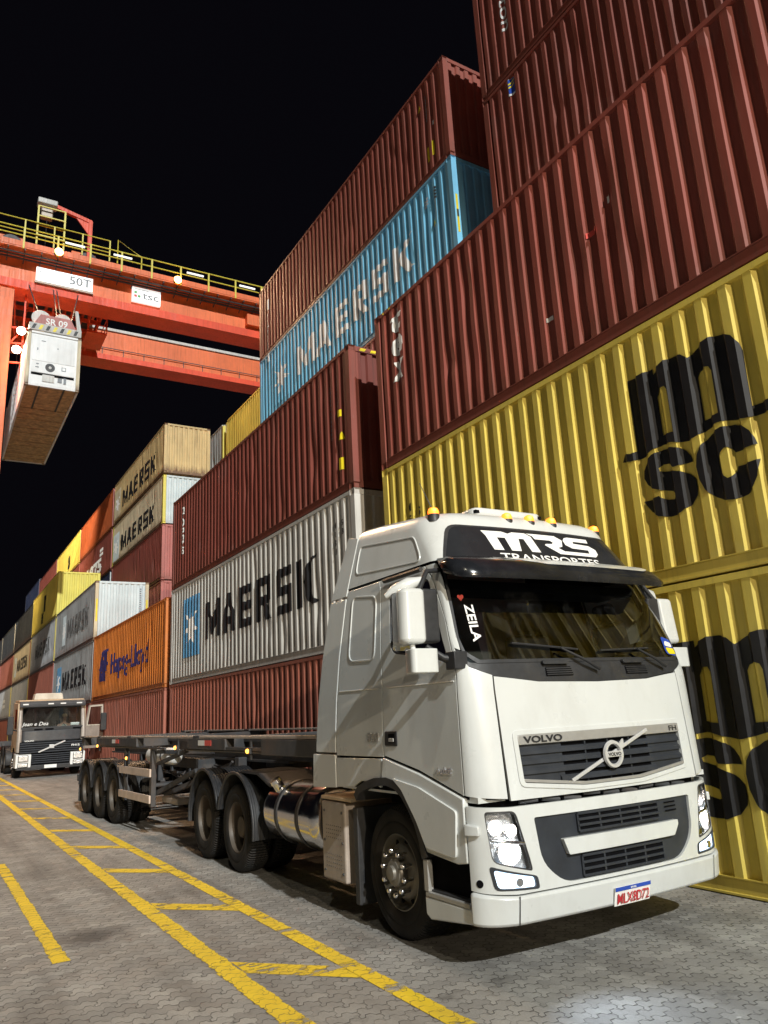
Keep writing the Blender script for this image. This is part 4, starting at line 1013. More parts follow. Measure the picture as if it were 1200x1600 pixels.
g = MB(); g.box(-1.08, 1.08, .55, 1.0, 2.72, 2.80); g.box(-.12, .10, .56, .62, 2.66, 2.72); g.build('overhead_shelf', 'cab_inner', truck, bevel=.02)

# ------------------------------------------------------------------ wheels
def tyre_me(w=.30):
    return MB().lathe([(.285, .035), (.298, .012), (.33, .004), (.36, -.002), (.385, .0), (.39, .005), (.43, -.002), (.465, .008), (.488, .022), (.503, .045), (.508, .08), (.508, w-.08), (.503, w-.045), (.488, w-.02), (.43, w), (.36, w), (.298, w-.012), (.285, w-.035)], 'x', 56, cap=False).mesh('tyre', 50)
def steer_rim_me():
    return MB().lathe([(.286, .03), (.292, .018), (.283, .016), (.272, .04), (.262, .085), (.245, .10), (.225, .075), (.205, .05), (.185, .038), (.125, .036), (.112, .03), (.108, -.03), (.095, -.045), (.06, -.05), (.055, -.075), (.001, -.08)], 'x', 48, cap=False).mesh('rim', 40)
def drive_rim_me():
    return MB().lathe([(.286, .03), (.293, .016), (.284, .014), (.272, .04), (.266, .10), (.258, .17), (.235, .205), (.20, .215), (.145, .215), (.135, .20), (.13, .09), (.115, .07), (.001, .066)], 'x', 48, cap=False).mesh('rim', 40)
W_T, W_S, W_D = tyre_me(), steer_rim_me(), drive_rim_me()
nm = MB()
for k in range(1): nm.lathe([(.018, .036), (.018, -.012), (.0225, -.014), (.0225, -.044), (.015, -.054), (.001, -.056)], 'x', 12)
W_N = nm.mesh('wheel_nut', 40)
nm = MB()
W_H = MB().lathe([(.001, -.002), (.024, -.002), (.024, .004), (.001, .004)], 'x', 16).mesh('hand_hole')
def wheel(parent, x, y_, z_, flip, kind='drive', rimmat='rim_dark', dual=False):
    e = bpy.data.objects.new('wheel', W_T); COL.objects.link(e); e.parent = parent; e.location = (x, y_, z_)
    if not W_T.materials: W_T.materials.append(M['tyre'])
    e.rotation_euler = (0, 0, PI if flip else 0); 
    r_ = link('rim', W_S if kind == 'steer' else W_D, rimmat, e)
    if kind == 'steer':
        for k in range(10):
            a = 2*PI*k/10+.2
            n_ = link('wheel_nut', W_N, 'chrome', e); n_.location = (0, .166*math.cos(a), .166*math.sin(a))
            h_ = link('hand_hole', W_H, 'void', e); a += .31; h_.location = (.068, .222*math.cos(a), .222*math.sin(a)); h_.rotation_euler = (a, 0, 0); h_.scale = (1, .9, 1.25); h_.rotation_euler = (a+PI/2, 0, 0)
    if dual:
        d_ = link('inner_tyre', W_T, 'tyre', e); d_.location = (.34, 0, 0)
    return e
for s_ in (-1, 1):
    wheel(truck, s_*1.185, 1.37, .508, s_ > 0, 'steer', 'rim')
    for yy in (5.08, 6.33): wheel(truck, s_*1.235, yy, .508, s_ > 0, 'drive', dual=True)
# --- chassis, tank, boxes, rear fenders
b = MB()
for s_ in (-1, 1): b.box(*sorted((s_*.34, s_*.43)), .9, 7.2, .72, 1.0)
for yy in (1.0, 2.6, 4.2, 5.7, 7.15): b.box(-.34, .34, yy, yy+.12, .74, .98)
b.build('frame_rail', 'chassis', truck)
g = MB(); g.tube([(-1.0, 1.37, .5), (1.0, 1.37, .5)], .06, 10); g.tube([(-.95, 5.08, .508), (.95, 5.08, .508)], .10, 12); g.tube([(-.95, 6.33, .508), (.95, 6.33, .508)], .10, 12); g.lathe([(.02, -.2), (.2, -.12), (.22, 0), (.2, .12), (.02, .2)], 'x', 20, (0, 5.08, .508)); g.build('axle', 'chassis', truck, smooth=50)
g = MB(); g.box(-.3, .3, 1.6, 2.6, .6, 1.1); g.box(-.95, .95, 1.0, 1.8, 1.0, 1.1); g.build('engine', 'void', truck)
g = MB(); g.prism(rp([(-.5, 5.2), (.5, 5.2), (.5, 6.0), (.1, 6.25), (-.1, 6.25), (-.5, 6.0)], .15), 'z', 1.12, 1.2); g.build('fifth_wheel', 'chassis', truck, bevel=.01)
tk = MB(); tk.lathe([(.001, 2.90), (.22, 2.90), (.30, 2.93), (.325, 2.97), (.33, 3.0), (.33, 4.16), (.325, 4.19), (.30, 4.23), (.22, 4.26), (.001, 4.26)], 'y', 48, (-.90, 0, .755)); tk = tk.build('fuel_tank', 'alu', truck, smooth=40)
for yy in (3.28, 3.83): MB().lathe([(.331, yy-.03), (.339, yy-.03), (.339, yy+.03), (.331, yy+.03)], 'y', 48, (-.90, 0, .755), cap=False).build('tank_strap', 'black', tk)
g = MB(); g.tube([(-1.10, 3.98, 1.0), (-1.16, 3.98, 1.09)], [.06, .06], 14); g.tube([(-1.15, 3.98, 1.075), (-1.17, 3.98, 1.105)], [.068, .06], 14); g.build('filler_cap', 'chrome', tk, smooth=40)
MB().box(-1.13, -.5, 2.74, 2.88, .38, 1.02).build('side_bracket', 'black', truck, bevel=.03)
bx = MB().box(-1.245, -.55, 2.17, 2.64, .30, .985).build('side_box', 'boxgrey', truck, bevel=.02, segs=3)
g = MB()
for i in range(8):
    for j in range(4):
        for z0 in (.42, .67): g.lathe([(.001, -.001), (.0045, -.001), (.0045, .003)], 'x', 8, (-1.247, 2.25+.042*i, z0+.035*j))
for yy, zz in ((2.22, .38), (2.58, .38), (2.22, .90), (2.58, .90), (2.22, .64), (2.58, .64)): g.lathe([(.001, -.004), (.012, -.004), (.014, .003)], 'x', 10, (-1.247, yy, zz))
g.build('perforation', 'chassis', bx)['kind'] = 'stuff'
MB().box(-1.22, -.5, 1.97, 2.05, .16, .96).build('mud_flap', 'black', truck, bevel=.01)
MB().box(-1.24, -.5, 2.05, 2.66, 1.0, 1.03).build('box_lid', 'peach_lit_dust', truck, bevel=.008)
bxr = MB().box(.55, 1.24, 2.2, 4.2, .35, 1.0).build('side_box', 'boxgrey', truck, bevel=.03)
def fender(parent, yc, r=.63, w=.62, x0=-1.24, a0=-12, a1=192, m='black', zc=.508, tail=0., sgn=1):
    """ribbed mudguard: arc over one wheel with a beaded outer lip"""
    g = MB(); n_ = 40; pr = []
    for k in range(n_+1):
        a = R(a0+(a1-a0)*k/n_); c_, s2 = math.cos(a), math.sin(a)
        pr.append([(x0, yc-(r+.0)*c_, zc+(r+.0)*s2), (x0+sgn*w, yc-r*c_, zc+r*s2), (x0+sgn*w, yc-(r-.012)*c_, zc+(r-.012)*s2), (x0, yc-(r-.012)*c_, zc+(r-.012)*s2)])
    g.add([p for q in pr for p in q], [(4*i+a, 4*i+(a+1) % 4, 4*i+4+(a+1) % 4, 4*i+4+a) for i in range(n_) for a in range(4)]+[(0,1,2,3), tuple(range(4*n_, 4*n_+4))])
    f = g.build('mudguard', m, parent, smooth=50)
    g = MB(); g.tube([(x0, yc-r*math.cos(R(a0+(a1-a0)*k/n_)), zc+r*math.sin(R(a0+(a1-a0)*k/n_))) for k in range(n_+1)], .02, 8); g.build('mudguard_lip', m, f, smooth=60)
    g = MB()
    for j in range(14):
        xx = x0+sgn*(.05+(w-.08)*j/13)
        g.tube([(xx, yc-(r+.002)*math.cos(R(a0+(a1-a0)*k/20)), zc+(r+.002)*math.sin(R(a0+(a1-a0)*k/20))) for k in range(21)], .008, 5)
    g.build('mudguard_rib', m, f, smooth=60)
    return f
for s_ in (-1, 1):
    fender(truck, 5.08, x0=s_*1.245, a0=-8, a1=165, sgn=-s_); fender(truck, 6.33, x0=s_*1.245, a0=15, a1=188, sgn=-s_)
    g = MB(); g.prism([(4.05, 1.02), (4.45, 1.14), (5.05, 1.14), (5.05, 1.155), (4.4, 1.155), (4.02, 1.035)], 'x', *sorted((s_*.55, s_*1.2)))
    for k in range(26): g.prism([(4.06, 1.037), (4.43, 1.156), (5.03, 1.156), (5.03, 1.164), (4.42, 1.164), (4.05, 1.045)], 'x', *sorted((s_*(.57+.024*k), s_*(.578+.024*k))))
    g.build('mudguard_apron', 'black', truck)
g = MB()
for k in range(3): g.tube([(-.5+.3*k, 2.35, 1.7-.1*k), (-.45+.3*k, 2.7, 1.35), (-.4+.3*k, 3.3, 1.2), (-.3+.25*k, 3.9, 1.35), (-.2+.2*k, 4.3, 1.45)], .018, 8)
g.build('air_hose', 'black', truck, smooth=60)
# ------------------------------------------------------------------ empty container trailer (local: y back from the kingpin)
trl = thing('container_trailer', 'empty dark skeletal container trailer hitched to the white truck, small amber lamps lit', 'trailer', (TX, TY+5.70, 0), R(1.9))
b = MB()
for s_ in (-1, 1):
    b.box(*sorted((s_*.40, s_*.54)), -2.9, 8.7, 1.46, 1.50); b.box(*sorted((s_*.46, s_*.48)), -2.9, 8.7, 1.22, 1.46); b.box(*sorted((s_*.40, s_*.54)), -.6, 8.7, 1.19, 1.22)
for yy in (-2.8, -.4, 1.6, 3.2, 5.1, 6.3, 7.5, 8.55): b.box(-.46, .46, yy, yy+.1, 1.24, 1.46)
b.build('main_beam', 'trailer', trl)
for y0, y1 in ((-2.95, -2.72), (.9, 1.12), (4.55, 4.75), (6.9, 7.1), (8.45, 8.72)):
    b = MB(); b.box(-1.2, 1.2, y0, y1, 1.38, 1.535); b.box(-1.22, -1.05, y0-.02, y1+.02, 1.535, 1.58); b.box(1.05, 1.22, y0-.02, y1+.02, 1.535, 1.58); b.build('bolster', 'trailer', trl, bevel=.006)
for s_ in (-1, 1):
    b = MB(); b.box(*sorted((s_*1.08, s_*1.215)), -2.7, 8.45, 1.545, 1.575); b.build('side_rail', 'boxgrey', trl, bevel=.004)  # paler than the frame: light along the rail's top put into its colour
    b = MB(); b.box(*sorted((s_*1.10, s_*1.225)), -2.7, -1.3, 1.36, 1.535); b.box(*sorted((s_*1.16, s_*1.222)), -1.3, -.1, 1.40, 1.44); b.build('rail_box', 'trailer', trl, bevel=.006)
    for y0, y1, rr in ((-.15, 1.35, .35), (4.1, 7.15, 5.3)):
        bb = MB().box(*sorted((s_*1.10, s_*1.23)), y0, y1, 1.40, 1.54).build('rail_box', 'trailer', trl, bevel=.006)
        x_ = s_*1.232
        MB().box(*sorted((x_, x_+s_*.004)), rr+.25, rr+.52, 1.45, 1.52).build('reflector', 'ink_white', bb); MB().box(*sorted((x_, x_+s_*.004)), rr, rr+.25, 1.45, 1.52).build('reflector', 'tag_red', bb)
        g = MB(); g.tube([(s_*1.2, y0-1.6, 1.385), (s_*1.2, y1+.1, 1.385)], .018, 8); g.build('lamp_bar', 'trailer', bb)
    for yy, zz in ((-.95, 1.40), (1.85, 1.41), (4.65, 1.20), (6.95, 1.39), (8.6, 1.31)):
        g = MB(); g.box(*sorted((s_*1.21, s_*1.245)), yy-.05, yy+.05, zz-.03, zz+.03); g.box(*sorted((s_*1.19, s_*1.215)), yy-.02, yy+.02, zz-.1, zz+.12); lm = g.build('side_lamp', 'black', trl)
        g = MB(); g.lathe([(.028, 0), (.026, .016), (.012, .026), (.001, .027)], 'x', 14, (s_*1.245, yy, zz), s_); g.build('lamp_lens', 'amber_hot', lm, smooth=60)
    # side guard: two boards on a post
    g = MB(); g.box(*sorted((s_*1.12, s_*1.20)), 3.22, 3.34, .46, 1.42); gd = g.build('side_guard', 'trailer', trl, bevel=.008)
    MB().box(*sorted((s_*1.12, s_*1.18)), 5.0, 5.08, .46, 1.42).build('guard_post', 'trailer', gd)
    for q0, q1, w_, h_ in (((s_*1.1, 3.28, 1.32), (s_*.5, 2.2, 1.30), .06, .06), ((s_*1.1, 3.3, .66), (s_*.9, 1.9, 1.05), .05, .07), ((s_*1.12, 3.1, 1.14), (s_*1.12, 1.7, 1.36), .06, .05), ((s_*.9, 3.4, .62), (s_*.5, 1.3, 1.15), .07, .07)): MB().beam(q0, q1, w_, h_).build('guard_brace', 'trailer', gd)
    for z0 in (.52, .93): MB().box(*sorted((s_*1.205, s_*1.235)), 3.22, 5.2, z0, z0+.125).build('guard_board', 'wood', gd, bevel=.006)
    for yy in (5.72, 6.92, 8.12):
        wheel(trl, s_*1.215, yy, .508, s_ > 0, 'drive', dual=True)
        fender(trl, yy, r=.585, x0=s_*1.215, a0=5, a1=175, m='black', sgn=-s_)
    b = MB(); b.box(*sorted((s_*.62, s_*1.2)), 8.80, 8.82, .2, 1.0); b.build('mud_flap', 'black', trl)
    b = MB(); b.box(*sorted((s_*.5, s_*1.22)), 8.86, 8.95, .62, .76); b.build('rear_lamp_box', 'black', trl, bevel=.01)
    b = MB(); b.box(*sorted((s_*.55, s_*.68)), .75, .9, .35, 1.25); b.box(*sorted((s_*.48, s_*.76)), .68, .97, .30, .35); b.build('landing_leg', 'trailer', trl, bevel=.01)
g = MB()
for yy in (5.72, 6.92, 8.12): g.tube([(-.9, yy, .508), (.9, yy, .508)], .075, 10)
for s_ in (-1, 1):
    for yy in (5.72, 6.92, 8.12): g.beam((s_*.5, yy-.5, .72), (s_*.5, yy+.5, .72), .09, .06); g.beam((s_*.5, yy-.6, .74), (s_*.5, yy-.6, 1.2), .09, .12)
g.build('axle', 'chassis', trl, smooth=40)
g = MB(); g.lathe([(.001, 3.0), (.09, 3.02), (.13, 3.08), (.135, 3.14), (.135, 4.3), (.13, 4.36), (.09, 4.42), (.001, 4.44)], 'y', 24, (-.86, 0, 1.235)); at = g.build('air_tank', 'ink_white', trl, smooth=50)
for yy in (3.45, 3.95): MB().lathe([(.136, yy-.025), (.142, yy-.025), (.142, yy+.025), (.136, yy+.025)], 'y', 24, (-.86, 0, 1.235), cap=False).build('tank_strap', 'black', at)
MB().box(-1.0, -.2, 2.5, 3.3, .52, .62).build('tool_box', 'boxgrey', trl, bevel=.02); MB().box(-.95, -.6, 1.1, 2.0, .55, .85).build('tool_box', 'trailer', trl, bevel=.02)
g = MB()
for k in range(4): g.tube([(-.75+.1*k, .8, 1.2), (-.8+.1*k, 1.1, .95-.05*k), (-.7+.12*k, 1.5, .75+.1*k), (-.6, 2.3, 1.12)], .02, 7)
for k in range(3): g.tube([(-.9, 2.3+.5*k, 1.0), (-.6, 2.6+.5*k, .85), (-.3, 3.0+.4*k, 1.1)], .018, 6)
g.build('brake_hose', 'chassis', trl, smooth=60)
b = MB(); b.box(-.45, .45, 2.2, 5.0, 1.0, 1.16); b.box(-.8, .8, 2.1, 2.2, .85, 1.2); b.build('cross_frame', 'chassis', trl)

# ------------------------------------------------------------------ second, older truck farther down the lane
t2 = thing('cab_over_truck', 'older dark fronted truck with peach lit cab sides, its right-hand door swung open', 'truck', (4.46, 33.1, 0), R(0))
def bx(name, x0, x1, y0, y1, z0, z1, m, par=t2, bev=.02): return MB().box(x0, x1, y0, y1, z0, z1).build(name, m, par, bevel=bev)
for s_ in (-1, 1):
    g = MB(); g.prism([(.30, .95), (.12, 1.0), (.10, 1.75), (.16, 1.85), (.34, 2.78), (2.0, 2.86), (2.0, .95), (1.75, .95), (1.6, 1.12), (.75, 1.12), (.6, .95)], 'x', *sorted((s_*1.19, s_*1.24)))
    g.build('side_panel', 'peach_lit_dust', t2, bevel=.045, segs=4) if False else g.build('side_panel', 'peach_lit_dust', t2, bevel=.02)  # cab side carries the warm lamplight in its own colour
    g = MB(); g.tube([(s_*1.15, .13, .95), (s_*1.15, .11, 1.75), (s_*1.15, .18, 1.9), (s_*1.13, .38, 2.72)], [.09, .09, .085, .07], 14); g.build('corner_pillar', 'boxgrey', t2, smooth=60)
    b_ = MB().prism([(.40, 1.85), (.52, 2.55), (1.15, 2.58), (1.15, 1.85)], 'x', *sorted((s_*1.241, s_*1.246))).build('side_window', 'glass_dark', t2)
    g = MB(); g.prism([(.02, .38), (-.02, .85), (.25, .92), (.75, .92), (.75, .38)], 'x', *sorted((s_*.70, s_*1.24))); hb = g.build('headlight_housing', 'ink_white', t2, bevel=.02)
    for z0, z1 in ((.62, .82), (.42, .54)):
        MB().box(*sorted((s_*.82, s_*1.14)), -.035, -.005, z0, z1).build('headlight', 'lens' if False else 'reflector', hb, bevel=.01); MB().box(*sorted((s_*.80, s_*1.16)), -.018, -.003, z0-.02, z1+.02).build('lamp_surround', 'black', hb)
    wheel(t2, s_*1.22, 1.25, .508, s_ > 0, 'steer', 'rim_dark')
    for yy in (4.7, 6.0): wheel(t2, s_*1.22, yy, .508, s_ > 0, 'drive', dual=True); fender(t2, yy, x0=s_*1.22, sgn=-s_)
    g = MB(); g.prism(rp([(s_*1.38, 1.62), (s_*1.60, 1.62), (s_*1.60, 2.30), (s_*1.38, 2.30)], .05), 'y', .05, .15); mr = g.build('mirror', 'black', t2, bevel=.02)
    if s_ > 0: mr.location.x = .42
    MB().tube([(s_*1.22, .2, 1.75), (s_*1.4+(.42 if s_ > 0 else 0), .12, 1.80)], .03, 6).build('mirror_arm', 'black', mr) if s_ < 0 else None
MB().prism([(.34, 2.76), (.30, 2.80), (.5, 2.9), (1.9, 2.95), (2.0, 2.86)], 'x', -1.2, 1.2).build('roof', 'peach_lit_dust', t2, bevel=.04)
MB().prism(rp([(-.65, 2.9), (.45, 2.9), (.40, 3.16), (-.60, 3.16)], .06), 'y', .75, 1.4).build('roof_unit', 'white_old', t2, smooth=40, bevel=.03)
vz = MB().prism([(.32, 2.60), (.08, 2.62), (.06, 2.74), (.14, 2.84), (.36, 2.86)], 'x', -1.2, 1.2).build('sun_visor', 'darkpaint', t2, bevel=.02)
for k, x_ in enumerate((-1.0, -.1, .35, .95)): MB().box(x_-.1, x_+.1, .03, .058, 2.70, 2.75).build('visor_lamp', 'ink_white', vz)
MB().prism([(.28, 1.86), (.36, 2.64), (.37, 2.64), (.29, 1.86)], 'x', -1.12, 1.12).build('windshield', 'glass_clear', t2)
for s_ in (-1, 1): MB().prism([(.14, 1.80), (.34, 2.70), (.42, 2.70), (.22, 1.80)], 'x', *sorted((s_*1.12, s_*1.20))).build('windshield_pillar', 'white_old', t2, bevel=.01)
bx('cowl', -1.12, 1.12, .06, .30, 1.72, 1.86, 'black')
for x_ in (-.5, -.1, .9): bx('cowl_grille', x_-.15, x_+.15, .055, .062, 1.74, 1.80, 'void', bev=0)
MB().prism(rp([(-1.06, .2), (-1.04, .06), (-.6, -.01), (.6, -.01), (1.04, .06), (1.06, .2)], [0, .08, .2, .2, .08, 0], 5), 'z', 1.33, 1.73).build('hood', 'darkpaint', t2, smooth=40, bevel=.03)
g2 = bx('grille', -1.14, 1.14, .03, .2, .90, 1.32, 'void')
for k in range(5): bx('slat', -1.12, 1.12, -.005, .03, .915+.08*k, .965+.08*k, 'grille', g2, .01)
patch('lettering', move(text('VOLVO', .05, .34, bold=.03), -.98, 1.335), lambda u, v, d: (u, .0-d, v), 'ink_white', g2, .012)
patch('lettering', move(text('FH12', .07, .30, bold=.03), .72, 1.09), lambda u, v, d: (u, -.005-d, v), 'ink_white', g2, .006)
MB().beam((-.46, -.03, .93), (.48, -.03, 1.30), .03, .05).build('emblem_bar', 'emblem', g2)
MB().box(-.09, .09, -.06, -.02, 1.05, 1.19).build('emblem', 'emblem', g2, bevel=.01)
g3 = bx('lower_grille', -.70, .70, .03, .2, .45, .88, 'void')
for k in range(5): bx('slat', -.68, .68, .0, .03, .52+.075*k, .56+.075*k, 'grille', g3, .008)
bx('bumper', -1.2, 1.2, .02, .3, .30, .46, 'black')
bx('licence_plate', -.22, .22, .0, .018, .33, .45, 'ink_white', bev=0)
patch('lettering', move(text('Jean e Dea', .14, .95, bold=.004, shear=.3), -1.08, 1.92), lambda u, v, d: (u, .282+.0885*(v-1.86)/.78-d, v), 'ink_white', t2, .006)
for a0, a1 in (((-.35, 1.84), (-.15, 1.92)), ((.55, 1.84), (.82, 1.96))): MB().tube([(a0[0], .20, a0[1]-.03), (a1[0]-.4, .27, a1[1])], .014, 6).build('wiper', 'black', t2)
bx('cab_floor', -1.18, 1.18, .25, 2.0, .95, 1.05, 'void', bev=0); bx('cab_rear_wall', -1.18, 1.18, 1.95, 2.0, 1.0, 2.85, 'seat', bev=0); bx('dashboard', -1.15, 1.15, .3, .6, 1.5, 1.85, 'cab_inner')
bx('dashboard_card', .70, 1.02, .30, .34, 1.88, 1.98, 'ink_white', bev=0)
b = MB()
for s_ in (-1, 1): b.box(*sorted((s_*.35, s_*.45)), .6, 14.5, .75, 1.02)
for yy in (2.4, 4, 6, 8, 10, 12, 14): b.box(-.35, .35, yy, yy+.1, .78, 1.0)
for yy in (6.6, 9.5, 14): b.box(-1.2, 1.2, yy, yy+.2, 1.05, 1.25)
b.build('frame_rail', 'chassis', t2)
# the open door, swung forward on its front hinge
dr = MB()
dr.v = []; dr.f = []
dpoly = [(0, .95), (0, 1.9), (.16, 2.62), (.82, 2.66), (.86, 1.9), (.86, .95)]; dwin = [(.09, 1.86), (.20, 2.55), (.76, 2.58), (.78, 1.86)]
Md = Matrix.Translation((1.25, .34, 0)) @ Matrix.Rotation(R(28), 4, 'Z')
dfn = lambda u, v, d: tuple(Md @ Vector((u, -d, v)))
od = patch('door', fill([dpoly, dwin]), dfn, 'boxgrey', t2, .03, .06, smooth=None)
patch('window_frame', fill([[(.05, 1.82), (.18, 2.60), (.80, 2.63), (.82, 1.82)], dwin]), dfn, 'white_old', od, .045, .02, smooth=None)
patch('window_glass', flat_ngon(dwin), dfn, 'glass', od, .0)
patch('door_trim', flat_ngon(rp([(.06, 1.05), (.80, 1.05), (.80, 1.75), (.06, 1.75)], .08)), dfn, 'boxgrey', od, .04, .01)
# driver behind the windshield
def person():
    p = thing('person', 'driver in a pale cap and shirt, seated behind the windshield of the dark fronted truck', 'person', (4.46+.56, 33.1+1.02, 1.32))
    bm = bmesh.new(); sk = bm.verts.layers.skin.verify()
    J = [((0, .05, .10), .16), ((0, .04, .32), .17), ((0, .02, .55), .16), ((0, .0, .66), .062), ((0, -.02, .76), .075), ((0, -.03, .86), .095), ((0, -.02, .95), .07),
         ((.20, .02, .58), .065), ((.30, -.10, .36), .052), ((.22, -.36, .44), .036), ((.20, -.45, .47), .04), ((-.20, .02, .58), .065), ((-.31, -.10, .38), .052), ((-.20, -.36, .46), .036), ((-.18, -.45, .50), .04),
         ((.12, -.12, .08), .10), ((.14, -.42, .10), .075), ((.15, -.46, -.25), .06), ((-.12, -.12, .08), .10), ((-.14, -.42, .10), .075), ((-.15, -.46, -.25), .06)]
    E = [(0,1), (1,2), (2,3), (3,4), (4,5), (5,6), (2,7), (7,8), (8,9), (9,10), (2,11), (11,12), (12,13), (13,14), (0,15), (15,16), (16,17), (0,18), (18,19), (19,20)]
    vs = [bm.verts.new(j[0]) for j in J]
    for v, j in zip(vs, J): v[sk].radius = (j[1], j[1])
    vs[0][sk].use_root = True
    for a, b_ in E: bm.edges.new((vs[a], vs[b_]))
    # fingers curled on the wheel, and thumbs
    for hx, hz in ((.20, .47), (-.18, .50)):
        k = J.index(((hx, -.45, hz), .04)); prev = vs[k]
        for q in range(5):
            off = (q-2)*.018
            a = bm.verts.new((hx+off, -.50+.008*abs(q-2), hz+.01)); c_ = bm.verts.new((hx+off, -.535+.01*abs(q-2), hz-.02))
            a[sk].radius = (.009, .009); c_[sk].radius = (.008, .008); bm.edges.new((prev, a)); bm.edges.new((a, c_))
    me = bpy.data.meshes.new('body'); bm.to_mesh(me); bm.free()
    o = link('body', me, 'skin', p)
    o.modifiers.new('skin', 'SKIN'); s = o.modifiers.new('sub', 'SUBSURF'); s.levels = s.render_levels = 1
    g = MB(); g.lathe([(.178, .12), (.19, .3), (.185, .46), (.13, .60), (.072, .645)], 'z', 24, (0, .03, 0)); g.v = [(x*1.12, (y_-.03)*.86+.03, z_) for x, y_, z_ in g.v]; g.build('shirt', 'shirt', p, smooth=60)
    g = MB(); g.lathe([(.105, .905), (.108, .93), (.10, .985), (.06, 1.02), (.001, 1.03)], 'z', 24, (0, -.025, 0)); g.prism(rp([(-.09, -.10), (.09, -.10), (.07, -.21), (-.07, -.21)], .03), 'z', .908, .92); g.build('cap', 'cap', p, smooth=50)
    for q in (-1, 1): MB().lathe([(.001, -.01), (.012, 0), (.001, .01)], 'y', 10, (q*.036, -.118, .872)).build('eye', 'ink', p)
    MB().prism([(-.118, .865), (-.142, .835), (-.116, .83)], 'x', -.012, .012).build('nose', 'skin', p)
    MB().box(-.025, .025, -.121, -.112, .795, .802).build('mouth', 'ink', p)
    return p
person()

# ------------------------------------------------------------------ yard gantry crane with its hanging container
cr = thing('gantry_crane', 'orange rubber tyred gantry crane with yellow railings straddling the lane', 'crane', (2.0, 40, 0))
def cb(name, x0, x1, y0, y1, z0, z1, m, par=cr, bev=.0):      # world numbers, stored relative to the crane
    return MB().box(x0-2, x1-2, y0-40, y1-40, z0, z1).build(name, m, par, bevel=bev)
g1 = cb('girder', -1., 27, 40.0, 41.2, 24.72, 26.1, 'gantry'); cb('girder_flange', -1., 27, 39.88, 41.35, 24.25, 24.72, 'gantry_red', g1)
g2_ = cb('girder', -1., 27, 46.65, 47.85, 24.85, 26.28, 'gantry'); cb('girder_flange', -1, 27, 46.5, 48.0, 24.25, 24.60, 'gantry_red', g2_); cb('flange_lip', -1, 27, 46.56, 46.65, 24.60, 24.85, 'gantry', g2_)
cb('girder_top_strip', 6.25, 27, 46.55, 46.95, 26.32, 26.5, 'lightgrey', g2_)  # pale strip along the top edge of the rear girder
b = MB()
for k in range(16): b.box(6.6+1.3*k-2, 6.64+1.3*k-2, 6.52, 6.56, 24.6, 25.05)
b.box(4.6, 25, 6.52, 6.56, 25.05, 25.09); b.build('rail_guard', 'chassis', g2_)
for y0 in (40.0, 46.6):
    lg_ = cb('leg', .92, 2.30, y0, y0+1.3, 2.2, 24.3, 'gantry'); cb('leg_head', .7, 2.3, y0-.06, y0+1.36, 24.3, 25.2, 'gantry', lg_)
    for xx in range(2): MB().box(24.5-2, 26-2, y0-40, y0-38.7, 2.2, 24.3).build('leg', 'gantry', cr) if xx == 0 else None
for xx in (1.6, 25.2):
    cb('sill_beam', xx-.55, xx+.55, 39, 49, 1.3, 2.2, 'gantry')
    for yy in (39.6, 41.2, 46.4, 48.0):
        wl = MB().lathe([(.3, -.25), (.62, -.25), (.7, -.18), (.7, .18), (.62, .25), (.3, .25)], 'x', 32, (xx-2, yy-40, .7)).build('gantry_wheel', 'tyre', cr, smooth=40)
for k in range(14):
    cb('girder_stiffener', 3.2+1.75*k, 3.23+1.75*k, 39.985, 40.0, 24.72, 26.1, 'gantry', g1)
wk = cb('walkway', -1, 27, 39.05, 40.0, 26.12, 26.2, 'gantry'); cb('toe_board', -1, 27, 39.03, 39.07, 26.2, 26.5, 'gantry', wk)
b = MB()
for k in range(34): 
    x_ = -.6+.8*k-2; b.beam((x_, -.9, 26.12), (x_, 0, 25.75), .05, .05); b.beam((x_, -.9, 26.02), (x_+.0, -.9, 26.2), .05, .05)
b.tube([(-3, -.7, 25.95), (25, -.7, 25.95)], .05, 6); b.tube([(-3, -.5, 25.9), (25, -.5, 25.9)], .05, 6); b.tube([(-3, -.3, 25.85), (25, -.3, 25.85)], .05, 6)
b.build('cable_bracket', 'chassis', wk)
rl = MB()
for k in range(17): rl.beam((-.8+1.65*k-2, -.95, 26.1), (-.8+1.65*k-2, -.95, 27.3), .09, .09)
for z_ in (26.85, 27.3): rl.tube([(-3, -.95, z_), (25, -.95, z_)], .035, 6)
rl.build('railing', 'rail_yellow', cr)
# illuminated panels on the front girder
s1 = cb('sign_panel', 3.25, 6.1, 39.72, 39.9, 24.82, 25.62, 'signlit'); patch('lettering', move(text('50T', .50, 1.12, bold=.015), 4.9-2, 25.02), lambda u, v, d: (u, -.28-d, v), 'ink_grey', s1, .006)
patch('lettering', move(text('C', .22, bold=.01), 3.42-2, 25.24), lambda u, v, d: (u, -.28-d, v), 'ink_grey', s1, .006)
cb('sign_case', 3.2, 6.15, 39.74, 39.98, 24.72, 24.82, 'boxgrey', s1)
s2 = cb('sign_panel', 8.22, 9.8, 39.72, 39.9, 24.86, 25.75, 'signlit'); patch('lettering', move(text('tsc', .46, .92, bold=.012), 8.78-2, 25.10), lambda u, v, d: (u, -.28-d, v), 'ink_grey', s2, .006)
for (dx, dz, mm) in ((.10, .44, 'tag_green'), (.10, .22, 'tag_red'), (.30, .22, 'tag_green')): patch('logo_square', flat_ngon([(6.22+dx, 24.9+dz), (6.38+dx, 24.9+dz), (6.38+dx, 25.06+dz), (6.22+dx, 25.06+dz)]), lambda u, v, d: (u, -.28-d, v), mm, s2, .006)
patch('logo_bar', flat_ngon([(6.35, 25.60), (7.1, 25.60), (7.1, 25.63), (6.35, 25.63)]), lambda u, v, d: (u, -.28-d, v), 'ink_grey', s2, .006)
